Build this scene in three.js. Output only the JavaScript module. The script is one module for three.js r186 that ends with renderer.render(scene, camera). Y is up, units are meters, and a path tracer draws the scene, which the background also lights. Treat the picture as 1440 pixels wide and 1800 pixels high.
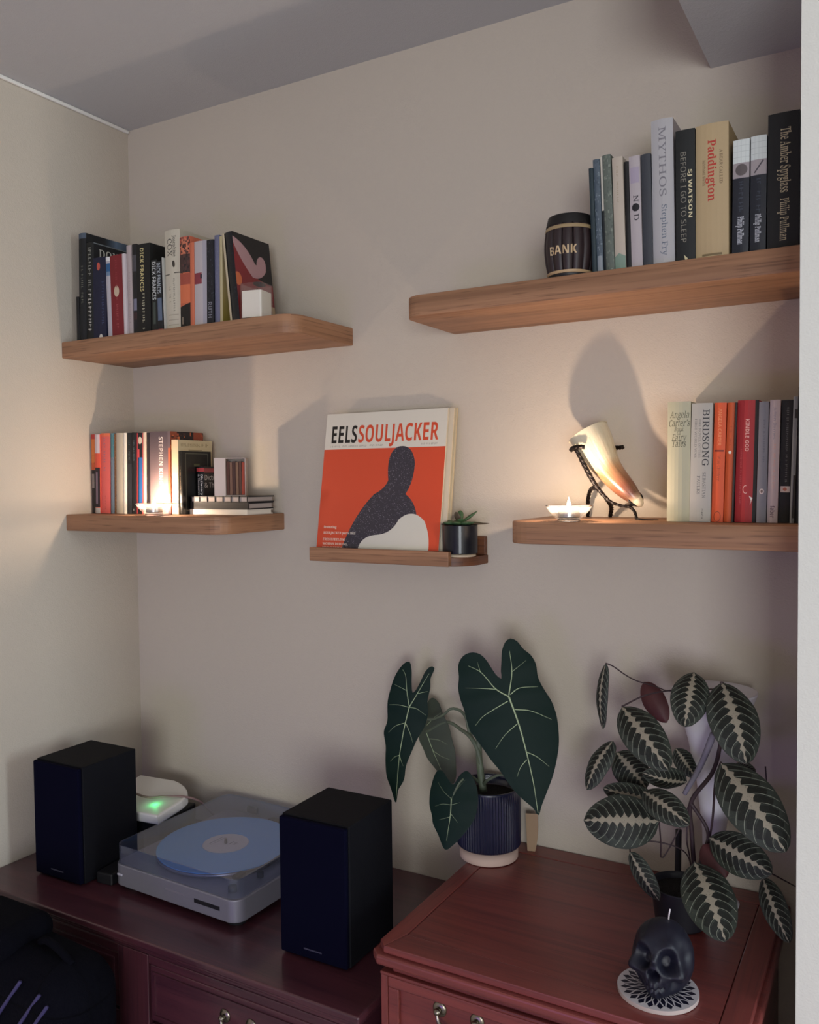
import * as THREE from 'three';
import { RoundedBoxGeometry } from 'three/addons/geometries/RoundedBoxGeometry.js';
import { mergeGeometries, mergeVertices, toCreasedNormals } from 'three/addons/utils/BufferGeometryUtils.js';
import { RectAreaLightUniformsLib } from 'three/addons/lights/RectAreaLightUniformsLib.js';

// ---------------------------------------------------------------- camera, light, exposure
const scene = new THREE.Scene();
scene.background = new THREE.Color(0.02, 0.024, 0.03);            // dusk outside
const camera = new THREE.PerspectiveCamera(61.23, 1440 / 1800, 0.05, 60);
camera.position.set(1.8033, 1.5215, 1.6675);
camera.rotation.set(-0.0377, 0.5185, -0.0109, 'YXZ');
scene.add(camera);
const renderer = new THREE.WebGLRenderer({ antialias: true });
renderer.toneMapping = THREE.LinearToneMapping;
renderer.toneMappingExposure = 1.0;
renderer.shadowMap.enabled = true;
RectAreaLightUniformsLib.init();
const CANDLE = 0.185, CANDLE_COLOR = new THREE.Color(1, 0.75, 0.54);
const H = 2.4555, W = 1.678, ZP = 0.36;                            // ceiling height, alcove width, breast front
function areaLight(name, color, nits, w, h, pos, target) {
  const l = new THREE.RectAreaLight(color, nits, w, h);
  l.name = name; l.position.set(...pos); l.lookAt(...target); scene.add(l); return l;
}
areaLight('added_window_light', new THREE.Color(0.93, 0.97, 1.0), 13.6, 1.6, 1.3, [3.35, 1.25, 4.585], [3.35, 1.25, 0]);  // added cool fill from an unseen opening behind the camera
areaLight('added_side_window_light', new THREE.Color(0.78, 0.92, 1.0), 22, 0.46, 1.3, [4.585, 1.5, 0.7], [0, 1.5, 0.7]);  // added narrow side source, placed to shade the left wall and ceiling
areaLight('added_television_light', new THREE.Color(0.42, 0.25, 1.0), 4, 1.0, 0.5, [0.85, 0.36, 3.36], [0.85, 0.36, 0]);  // added violet fill, low and out of frame

// ---------------------------------------------------------------- helpers
let seed = 7;
const rnd = () => { seed = (seed + 0x6d2b79f5) | 0; let t = Math.imul(seed ^ (seed >>> 15), 1 | seed); t = (t + Math.imul(t ^ (t >>> 7), 61 | t)) ^ t; return ((t ^ (t >>> 14)) >>> 0) / 4294967296; };
const rr = (a, b) => a + (b - a) * rnd();
const used = {};
const numbered = (n) => { if (used[n] === undefined) { used[n] = 0; return n; } used[n]++; return n + '_' + String(used[n]).padStart(3, '0'); };
function thing(name, label, category, pos = [0, 0, 0], turn = 0, group) {
  const o = new THREE.Group(); o.name = numbered(name); o.position.set(...pos); o.rotation.y = turn;
  o.userData = { label, category }; if (group) o.userData.group = group; scene.add(o); return o;
}
function part(parent, name, geo, mat, label) {
  const m = new THREE.Mesh(geo, mat); m.name = name; m.castShadow = m.receiveShadow = true;
  if (label) m.userData.label = label; parent.add(m); return m;
}
function struct(name, geo, mat) { const m = new THREE.Mesh(geo, mat); m.name = name; m.userData.kind = 'structure'; m.castShadow = m.receiveShadow = true; scene.add(m); return m; }
const V = (a) => new THREE.Vector3(...a);
const box = (w, h, d, x = 0, y = 0, z = 0) => new THREE.BoxGeometry(w, h, d).translate(x, y, z);
const span = (x0, x1, y0, y1, z0, z1, r = 0) => (r ? new RoundedBoxGeometry(x1 - x0, y1 - y0, z1 - z0, 2, r) : new THREE.BoxGeometry(x1 - x0, y1 - y0, z1 - z0)).translate((x0 + x1) / 2, (y0 + y1) / 2, (z0 + z1) / 2);
const merge = (list) => mergeGeometries(list.map((g) => { const n = g.index ? g.toNonIndexed() : g; for (const k of Object.keys(n.attributes)) if (!['position', 'normal', 'uv'].includes(k)) n.deleteAttribute(k); return n; }));
// uv in metres from the face direction; the grain runs along `axis`
function metreUV(geo, axis = 'x', ou = 0, ov = 0) {
  const g = geo.index ? geo.toNonIndexed() : geo, p = g.attributes.position, n = g.attributes.normal, uv = new Float32Array(p.count * 2);
  for (let i = 0; i < p.count; i += 3) {
    const a = [0, 1, 2].map((k) => new THREE.Vector3().fromBufferAttribute(p, i + k));
    const f = new THREE.Vector3().crossVectors(a[1].clone().sub(a[0]), a[2].clone().sub(a[0])), c = ['x', 'y', 'z'];
    const main = c.reduce((m, k) => (Math.abs(f[k]) > Math.abs(f[m]) ? k : m), 'x');
    const rest = c.filter((k) => k !== main), al = rest.includes(axis) ? axis : rest[1], ac = rest.find((k) => k !== al);
    for (let k = 0; k < 3; k++) { uv[(i + k) * 2] = a[k][al] + ou; uv[(i + k) * 2 + 1] = a[k][ac] + ov + (main === 'y' ? 0.11 : main === 'x' ? 0.31 : 0); }
  }
  g.setAttribute('uv', new THREE.BufferAttribute(uv, 2)); return g;
}
// tapered tube along points; radius(s) and optional shape(angle, s)
function sweep(pts, radius, seg = 24, rad = 8, shape, caps = true) {
  const curve = new THREE.CatmullRomCurve3(pts.map((p) => (p.isVector3 ? p : V(p))), false, 'centripetal');
  const fr = curve.computeFrenetFrames(seg, false), pos = [], uv = [], idx = [];
  for (let i = 0; i <= seg; i++) {
    const s = i / seg, c = curve.getPointAt(s), r0 = typeof radius === 'number' ? radius : radius(s);
    for (let j = 0; j <= rad; j++) {
      const a = (j / rad) * Math.PI * 2, r = r0 * (shape ? shape(a, s) : 1);
      const q = c.clone().addScaledVector(fr.normals[i], Math.cos(a) * r).addScaledVector(fr.binormals[i], Math.sin(a) * r);
      pos.push(q.x, q.y, q.z); uv.push(s, j / rad);
    }
  }
  for (let i = 0; i < seg; i++) for (let j = 0; j < rad; j++) { const a = i * (rad + 1) + j, b = a + rad + 1; idx.push(a, a + 1, b, b, a + 1, b + 1); }
  if (caps) for (const [i, flip] of [[0, true], [seg, false]]) {
    const c = curve.getPointAt(i / seg), k = pos.length / 3; pos.push(c.x, c.y, c.z); uv.push(i / seg, 0.5);
    for (let j = 0; j < rad; j++) { const a = i * (rad + 1) + j; flip ? idx.push(k, a + 1, a) : idx.push(k, a, a + 1); }
  }
  const g = new THREE.BufferGeometry(); g.setAttribute('position', new THREE.Float32BufferAttribute(pos, 3)); g.setAttribute('uv', new THREE.Float32BufferAttribute(uv, 2)); g.setIndex(idx); g.computeVertexNormals(); return g;
}
const lathe = (pts, seg = 48) => new THREE.LatheGeometry(pts.map((p) => new THREE.Vector2(...p)), seg);

// ---------------------------------------------------------------- textures
function valueNoise(w, h, s) {                                       // tileable lattice noise
  const r = new Float32Array(w * h); let q = s; for (let i = 0; i < w * h; i++) { q = (Math.imul(q, 1664525) + 1013904223) | 0; r[i] = (q >>> 0) / 4294967296; }
  const sm = (t) => t * t * (3 - 2 * t);
  return (u, v) => { u = ((u % 1) + 1) % 1 * w; v = ((v % 1) + 1) % 1 * h; const x = Math.floor(u), y = Math.floor(v), a = sm(u - x), b = sm(v - y), X = (x + 1) % w, Y = (y + 1) % h, x0 = x % w, y0 = y % h;
    return (r[y0 * w + x0] * (1 - a) + r[y0 * w + X] * a) * (1 - b) + (r[Y * w + x0] * (1 - a) + r[Y * w + X] * a) * b; };
}
function dataTex(w, h, f, srgb) {
  const d = new Uint8Array(w * h * 4);
  for (let y = 0; y < h; y++) for (let x = 0; x < w; x++) { const c = f(x / w, y / h), i = (y * w + x) * 4; for (let k = 0; k < 3; k++) d[i + k] = Math.max(0, Math.min(255, c[k])); d[i + 3] = 255; }
  const t = new THREE.DataTexture(d, w, h); t.magFilter = THREE.LinearFilter; t.minFilter = THREE.LinearMipmapLinearFilter; t.wrapS = t.wrapT = THREE.RepeatWrapping; if (srgb) t.colorSpace = THREE.SRGBColorSpace; t.needsUpdate = true; return t;
}
const mix3 = (a, b, t) => [a[0] + (b[0] - a[0]) * t, a[1] + (b[1] - a[1]) * t, a[2] + (b[2] - a[2]) * t];
function woodTex(light, dark, s, fine = 1, rx = 1.3, ry = 0.4) {
  const a = valueNoise(3, 26, s), b = valueNoise(5, 90, s + 1), c = valueNoise(24, 256, s + 2), e = valueNoise(2, 7, s + 3);
  const t = dataTex(1024, 512, (u, v) => {
    const warp = e(u, v) * 0.16, ring = a(u, v + warp) * 0.5 + b(u, v + warp) * 0.3, pore = c(u, v + warp * 0.3);
    let k = Math.min(1, Math.max(0, (ring - 0.2) * 1.6)); k = k * 0.75 + (pore > 0.72 ? (pore - 0.72) * 2.2 * fine : 0) + pore * 0.12;
    return mix3(light, dark, k);
  }, true);
  t.repeat.set(1 / rx, 1 / ry); return t;
}
const oakTex = woodTex([168, 124, 92], [116, 81, 58], 11);
const walnutTex = woodTex([120, 74, 46], [74, 42, 27], 21);
const roseTex = woodTex([130, 60, 54], [86, 37, 38], 31, 0.6);
const roseDarkTex = woodTex([86, 44, 52], [52, 26, 37], 41, 0.6);
const n1 = valueNoise(128, 128, 5), n2 = valueNoise(37, 37, 6), n3 = valueNoise(256, 256, 8);
const paintBump = dataTex(512, 512, (u, v) => { const k = 255 * (0.5 * n1(u, v) + 0.3 * n2(u, v) + 0.2 * n3(u, v)); return [k, k, k]; }); paintBump.repeat.set(4, 4);
const grainBump = dataTex(256, 256, (u, v) => { const k = 255 * n3(u, v); return [k, k, k]; });
const std = (o) => new THREE.MeshStandardMaterial(o), phy = (o) => new THREE.MeshPhysicalMaterial(o);
const M = {
  wall: std({ color: 0xc5baac, roughness: 0.92, bumpMap: paintBump, bumpScale: 0.0006 }),
  breast: std({ color: 0xdcdad2, roughness: 0.9, bumpMap: paintBump, bumpScale: 0.0003 }),
  ceiling: std({ color: 0xc0bfc0, roughness: 0.95, bumpMap: paintBump, bumpScale: 0.0005 }),
  roomWall: std({ color: 0xcfc6ba, roughness: 0.95 }),
  floor: std({ color: 0x9b978f, roughness: 1 }),
  oak: std({ map: oakTex, roughness: 0.55, bumpMap: oakTex, bumpScale: 0.0004 }),
  walnut: std({ map: walnutTex, roughness: 0.5 }),
  rose: phy({ map: roseTex, roughness: 0.42, clearcoat: 0.35, clearcoatRoughness: 0.3 }),
  roseDark: phy({ map: roseDarkTex, roughness: 0.38, clearcoat: 0.5, clearcoatRoughness: 0.14 }),
  white: std({ color: 0xe9e6e0, roughness: 0.5 }),
  black: std({ color: 0x0c0c12, roughness: 0.6 }),
  iron: std({ color: 0x1a1413, roughness: 0.45, metalness: 0.6 }),
  brass: std({ color: 0x8d8577, roughness: 0.3, metalness: 1 }),
  pages: std({ color: 0xd8cbb2, roughness: 0.9 }), pagesWhite: std({ color: 0xe2dcd2, roughness: 0.9 }),
};

// ---------------------------------------------------------------- the room
struct('wall_back', metreUV(span(-0.15, W + 0.1, 0, H, -0.15, 0)), M.wall);
struct('wall_left', metreUV(span(-0.15, 0, 0, H, 0, 4.6)), M.wall);
struct('wall_right', metreUV(span(W, 4.6, 0, H, -0.15, ZP)), M.breast);
struct('ceiling', metreUV(span(-0.15, 4.75, H, H + 0.15, -0.15, 4.75)), M.ceiling);
struct('floor', metreUV(span(-0.15, 4.75, -0.15, 0, -0.15, 4.75)), M.floor);
struct('trim_2', span(0.0003, 0.009, H - 0.009, H - 0.0002, 0.002, 4.5, 0.003), M.white);                 // bead of filler along the left wall
struct('trim_1', metreUV(span(1.493, W, 2.262, H, 0, ZP)), M.ceiling);                     // boxed-in corner under the ceiling
function wallWithHole(name, along, at, a0, a1, h0, h1) {             // a thick wall with one opening for an added window
  const s = along === 'x' ? (p0, p1, q0, q1) => span(p0, p1, q0, q1, at, at + 0.15) : (p0, p1, q0, q1) => span(at, at + 0.15, q0, q1, p0, p1);
  const e = along === 'x' ? [-0.15, 4.75] : [ZP, 4.6];
  struct(name, metreUV(merge([s(e[0], a0, 0, H), s(a1, e[1], 0, H), s(a0, a1, 0, h0), s(a0, a1, h1, H)])), M.roomWall);
}
wallWithHole('wall_front', 'x', 4.6, 2.55, 4.15, 0.6, 1.9);
wallWithHole('wall_side', 'z', 4.6, 0.47, 0.93, 0.85, 2.15);
function addedWindow(n, w, h, pos, turn) {  // added unseen window with glowing panes, put in for the fill light
  const o = new THREE.Group(); o.name = 'added_window_' + n; o.userData.kind = 'structure'; o.position.set(...pos); o.rotation.y = turn; scene.add(o);
  part(o, 'added_window_frame', merge([box(w, 0.05, 0.06, 0, h / 2 - 0.025), box(w, 0.05, 0.06, 0, -h / 2 + 0.025), box(0.05, h, 0.06, -w / 2 + 0.025), box(0.05, h, 0.06, w / 2 - 0.025), box(0.04, h, 0.05)]), M.white);
  const paneGlow = std({ color: 0x111111, roughness: 0.4, emissive: new THREE.Color(0.75, 0.86, 1.0), emissiveIntensity: 0.9 });
  for (const s of [-1, 1]) part(o, 'added_window_pane', box(w / 2 - 0.06, h - 0.1, 0.008, s * w / 4, 0, 0), paneGlow);
}
addedWindow(1, 1.6, 1.3, [3.35, 1.25, 4.68], Math.PI);
addedWindow(2, 0.46, 1.3, [4.68, 1.5, 0.7], -Math.PI / 2);

// ---------------------------------------------------------------- shelves
const UL = 1.8684, LL = 1.4434, UR = 1.8698, LR = 1.4438, SD = 0.2264, ST = 0.04;
function shelf(x0, x1, y, roundSide, label) {
  const o = thing('floating_shelf', label, 'shelf', [x0, y - ST, 0]), w = x1 - x0, r = 0.042, s = new THREE.Shape();
  if (roundSide > 0) { s.moveTo(0, 0); s.lineTo(w, 0); s.lineTo(w, SD - r); s.absarc(w - r, SD - r, r, 0, Math.PI / 2, false); s.lineTo(0, SD); }
  else { s.moveTo(w, 0); s.lineTo(w, SD); s.lineTo(r, SD); s.absarc(r, SD - r, r, Math.PI / 2, Math.PI, false); s.lineTo(0, 0); }
  const b = 0.0022, g = new THREE.ExtrudeGeometry(s, { depth: ST - 2 * b, bevelEnabled: true, bevelSize: b, bevelThickness: b, bevelOffset: -b, bevelSegments: 2, curveSegments: 14 });
  g.rotateX(Math.PI / 2).translate(0, ST - b, 0);
  part(o, 'board', metreUV(toCreasedNormals(g, 0.5), 'x', y * 1.7 + x0, x0 * 0.3 + y), M.oak);
}
shelf(0.0005, 0.7075, UL, 1, 'upper left oak shelf in the corner, with a white candle jar on its end');
shelf(0.0005, 0.5026, LL, 1, 'lower left oak shelf in the corner, holding a flat pile of notebooks');
shelf(0.967, W - 0.0005, UR, -1, 'upper right oak shelf carrying the dark barrel money box');
shelf(1.18, W - 0.0005, LR, -1, 'lower right oak shelf carrying the horn on its iron stand');

// ---------------------------------------------------------------- books
const ATLAS = 2048, ROW = 506, pages = [], pageMats = [];
function newPage() {
  const c = document.createElement('canvas'); c.width = c.height = ATLAS; const x = c.getContext('2d'); x.fillStyle = '#777'; x.fillRect(0, 0, ATLAS, ATLAS); pages.push(x);
  const t = new THREE.CanvasTexture(c); t.colorSpace = THREE.SRGBColorSpace; t.anisotropy = 8; pageMats.push([std({ map: t, roughness: 0.62 }), std({ map: t, roughness: 0.3 })]); cx0 = 4; cy0 = 4;
}
let cx0 = 4, cy0 = 4; newPage();
const fits = (ws) => { let x = cx0, y = cy0; for (const w of ws) { if (x + w + 8 > ATLAS) { x = 4; y += ROW + 4; } x += w + 4; } return y + ROW <= ATLAS; };
function cell(w) { w = Math.max(12, Math.round(w)); if (cx0 + w + 4 > ATLAS) { cx0 = 4; cy0 += ROW + 4; } const c = [cx0, cy0, w, ROW - 6]; cx0 += w + 4; return c; }
function draw(c, f) { const ax = pages[pages.length - 1]; ax.save(); ax.beginPath(); ax.rect(c[0] - 2, c[1] - 2, c[2] + 4, c[3] + 4); ax.clip(); ax.translate(c[0], c[1]); f(ax, c[2], c[3]); ax.restore(); }
const rectOf = (c) => [c[0] / ATLAS, 1 - (c[1] + c[3]) / ATLAS, (c[0] + c[2]) / ATLAS, 1 - c[1] / ATLAS];
// words set down the spine: at = centre across (0..1), from = start down (0..1)
function down(c, w, h, text, at, from, to, size, color, font = 'bold SZpx sans-serif') {
  c.save(); c.translate(w * at, h * from); c.rotate(Math.PI / 2); c.fillStyle = color; c.font = font.replace('SZ', Math.max(5, size * w)); c.textBaseline = 'middle';
  const m = c.measureText(text).width; c.scale((h * (to - from)) / m, 1); c.fillText(text, 0, 0); c.restore();
}
// print too small to read: rows of short strokes
function marks(c, x, y, len, size, color, turned) { c.save(); c.translate(x, y); if (turned) c.rotate(Math.PI / 2); c.fillStyle = color; let q = 0; while (q < len) { const k = size * rr(0.25, 0.6); if (rnd() > 0.16) { c.fillRect(q, -size * 0.5, Math.max(1, size * 0.14), size * rr(0.7, 1)); c.fillRect(q, size * rr(-0.5, 0.3), k * 0.8, Math.max(1, size * 0.14)); } q += k + size * 0.1; } c.restore(); }
const fill = (col) => (c, w, h) => { c.fillStyle = col; c.fillRect(-4, -4, w + 8, h + 8); };
function speckle(c, w, h, cols, n, a = 1, b = 3) { for (let i = 0; i < n; i++) { c.fillStyle = cols[Math.floor(rnd() * cols.length)]; c.fillRect(rnd() * w, rnd() * h, rr(a, b), rr(a, b)); } }
// case of a book: spine towards +z at z = 0, pages behind; uv picks the spine's and the boards' cell
function coverGeo(w, h, d, t, bulge, spineRect, sideRect, leftRect) {
  const N = 6, out = [[-w / 2, -d]], inn = [[-w / 2 + t, -d]];
  for (let i = 0; i <= N; i++) { const u = i / N, x = -w / 2 + w * u, z = -bulge * (1 - Math.sin(Math.PI * u)); out.push([x, z]); inn.push([Math.max(-w / 2 + t, Math.min(w / 2 - t, x)), z - t]); }
  out.push([w / 2, -d]); inn.push([w / 2 - t, -d]);
  const pos = [], uv = [], quad = (a, b, c, e, r) => { // a,b bottom; c,e top (a-b-c, a-c-e)
    for (const [p, u] of [[a, 0], [b, 1], [c, 2], [a, 0], [c, 2], [e, 3]]) { pos.push(...p); const q = [[r[0], r[1]], [r[2], r[1]], [r[2], r[3]], [r[0], r[3]]][u]; uv.push(...q); } };
  const L = out.length;
  for (let i = 0; i < L - 1; i++) {
    const [x0, z0] = out[i], [x1, z1] = out[i + 1], [X0, Z0] = inn[i], [X1, Z1] = inn[i + 1];
    const mid = (r) => [(r[0] + r[2]) / 2, (r[1] + r[3]) / 2, (r[0] + r[2]) / 2, (r[1] + r[3]) / 2];
    let r = i === 0 ? leftRect : i === L - 2 ? sideRect : spineRect;
    if (i > 0 && i < L - 2) { const u0 = (i - 1) / N, u1 = i / N; r = [spineRect[0] + (spineRect[2] - spineRect[0]) * u0, spineRect[1], spineRect[0] + (spineRect[2] - spineRect[0]) * u1, spineRect[3]]; }
    quad([x0, 0, z0], [x1, 0, z1], [x1, h, z1], [x0, h, z0], r);
    quad([X1, 0, Z1], [X0, 0, Z0], [X0, h, Z0], [X1, h, Z1], mid(leftRect));
    quad([x0, h, z0], [x1, h, z1], [X1, h, Z1], [X0, h, Z0], mid(r)); quad([X0, 0, Z0], [X1, 0, Z1], [x1, 0, z1], [x0, 0, z0], mid(r));
  }
  for (const k of [0, L - 1]) { const [x, z] = out[k], [X, Z] = inn[k]; const q = [[x, 0, z], [X, 0, Z], [X, h, Z], [x, h, z]]; if (k) q.reverse(); quad(q[1], q[0], q[3], q[2], [(sideRect[0] + sideRect[2]) / 2, sideRect[1], (sideRect[0] + sideRect[2]) / 2, sideRect[1]]); }
  const g = new THREE.BufferGeometry(); g.setAttribute('position', new THREE.Float32BufferAttribute(pos, 3)); g.setAttribute('uv', new THREE.Float32BufferAttribute(uv, 2)); g.computeVertexNormals(); return g;
}
function book(label, group, x, y, z, w, h, d, lean, o) {
  const b = thing('book', label, 'book', [x + w / 2, y, z], o.turn || 0, group); b.rotation.z = -lean;
  const sw = Math.max(12, Math.round((w / h) * 500 * 1.6)), fw = Math.max(12, Math.round((d / h) * 500)); if (!fits([sw, 12, fw])) newPage();
  const sc = cell(sw); draw(sc, (c, cw, ch) => { fill(o.color)(c, cw, ch); if (o.spine) o.spine(c, cw, ch); });
  let side = cell(12); draw(side, fill(o.board || o.color)); let left = side;
  if (o.front) { side = cell(fw); draw(side, (c, cw, ch) => { fill(o.board || o.color)(c, cw, ch); o.front(c, cw, ch); }); }
  const hard = !!o.hard, t = hard ? 0.0024 : 0.0007, inset = hard ? 0.0032 : 0.0006;
  part(b, 'cover', coverGeo(w, h, d, Math.min(t, w * 0.2), Math.min(hard ? 0.004 : 0.0016, w * 0.16), rectOf(sc), rectOf(side), rectOf(left)), pageMats[pages.length - 1][o.gloss ? 1 : 0]);
  const tt = Math.min(t, w * 0.2);
  part(b, 'pages', box(w - 2 * tt - 0.0002, h - 2 * inset, d - 0.008 - inset, 0, h / 2, -0.006 - (d - 0.008 - inset) / 2), o.pages || M.pages);
  return b;
}
const BOOKS = {"UL":[["u0",0.0181,0.0109,0.113,0.005],["u1",0.0243,0.0269,0.2651,0.026],["u2",0.0532,0.0268,0.238,0.026],["u3",0.0807,0.0463,0.1974,0.02],["u4",0.1316,0.0158,0.1946,-0.021],["u5",0.1473,0.0426,0.1948,-0.016],["u6",0.19,0.0101,0.1943,-0.009],["u7",0.1996,0.0166,0.2127,-0.006],["u8",0.2177,0.0145,0.213,0.003],["u9",0.2299,0.0455,0.2091,0.013],["u10",0.2774,0.0201,0.1675,0.003],["u11",0.2975,0.0181,0.1623,-0.015],["u12",0.3184,0.004,0.1693,-0.021],["u13",0.3202,0.0478,0.2284,0.002],["u14",0.3691,0.0317,0.2064,0.009],["u15",0.3996,0.0131,0.1901,0.015],["u16",0.4134,0.0369,0.1896,0.015],["u18",0.45,0.0205,0.1878,0.019],["u19",0.471,0.0157,0.1961,0.013],["u20",0.4876,0.0087,0.1913,0.014]],"LL":[["l1",0.0048,0.0168,0.2005,0.01],["l2",0.0206,0.0182,0.1998,0.022],["l3",0.0384,0.0334,0.2014,0.027],["l4",0.0735,0.0143,0.2009,0.024],["l5",0.0878,0.0101,0.1989,0.024],["l6",0.099,0.0236,0.2,0.026],["l7",0.1222,0.0106,0.1998,0.03],["l8",0.1331,0.0169,0.1995,0.028],["l9",0.15,0.0158,0.1995,0.032],["l10",0.1658,0.0198,0.1975,0.032],["l11",0.1869,0.0116,0.1989,0.027],["l12",0.1989,0.014,0.1978,0.027],["l13",0.2143,0.0683,0.1985,0.016],["l14",0.2833,0.0216,0.1779,0.016]],"UR":[["r1",1.3349,0.0078,0.1818,-0.036],["r2",1.3414,0.0122,0.1964,-0.036],["r3",1.3544,0.0051,0.199,-0.036],["r4",1.3594,0.0149,0.1988,-0.036],["r5",1.3744,0.0186,0.192,-0.03],["r6",1.3932,0.0087,0.1825,-0.025],["r7",1.4024,0.019,0.1883,-0.026],["r8",1.422,0.0161,0.1883,-0.022],["r9",1.4376,0.0361,0.2405,-0.017],["r10",1.4761,0.0312,0.214,-0.007],["r11",1.5067,0.0515,0.2164,-0.004],["r12",1.5623,0.0253,0.1822,0.009],["r13",1.5887,0.0242,0.1839,0.007],["r14",1.6143,0.0463,0.2109,0.006]],"LR":[["s1",1.4498,0.039,0.204,0.009],["s2",1.4882,0.0346,0.1994,0.019],["s3",1.5233,0.0192,0.199,0.028],["s4",1.5427,0.0132,0.1985,0.032],["s5",1.556,0.0034,0.1982,0.03],["s6",1.56,0.0333,0.2007,0.025],["s7",1.5943,0.0154,0.1971,0.021],["s8",1.6104,0.0165,0.199,0.022],["s9",1.6276,0.0174,0.1981,0.024],["s10",1.645,0.0072,0.2025,0.025],["s11",1.653,0.01,0.2175,0.019]]};
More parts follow.
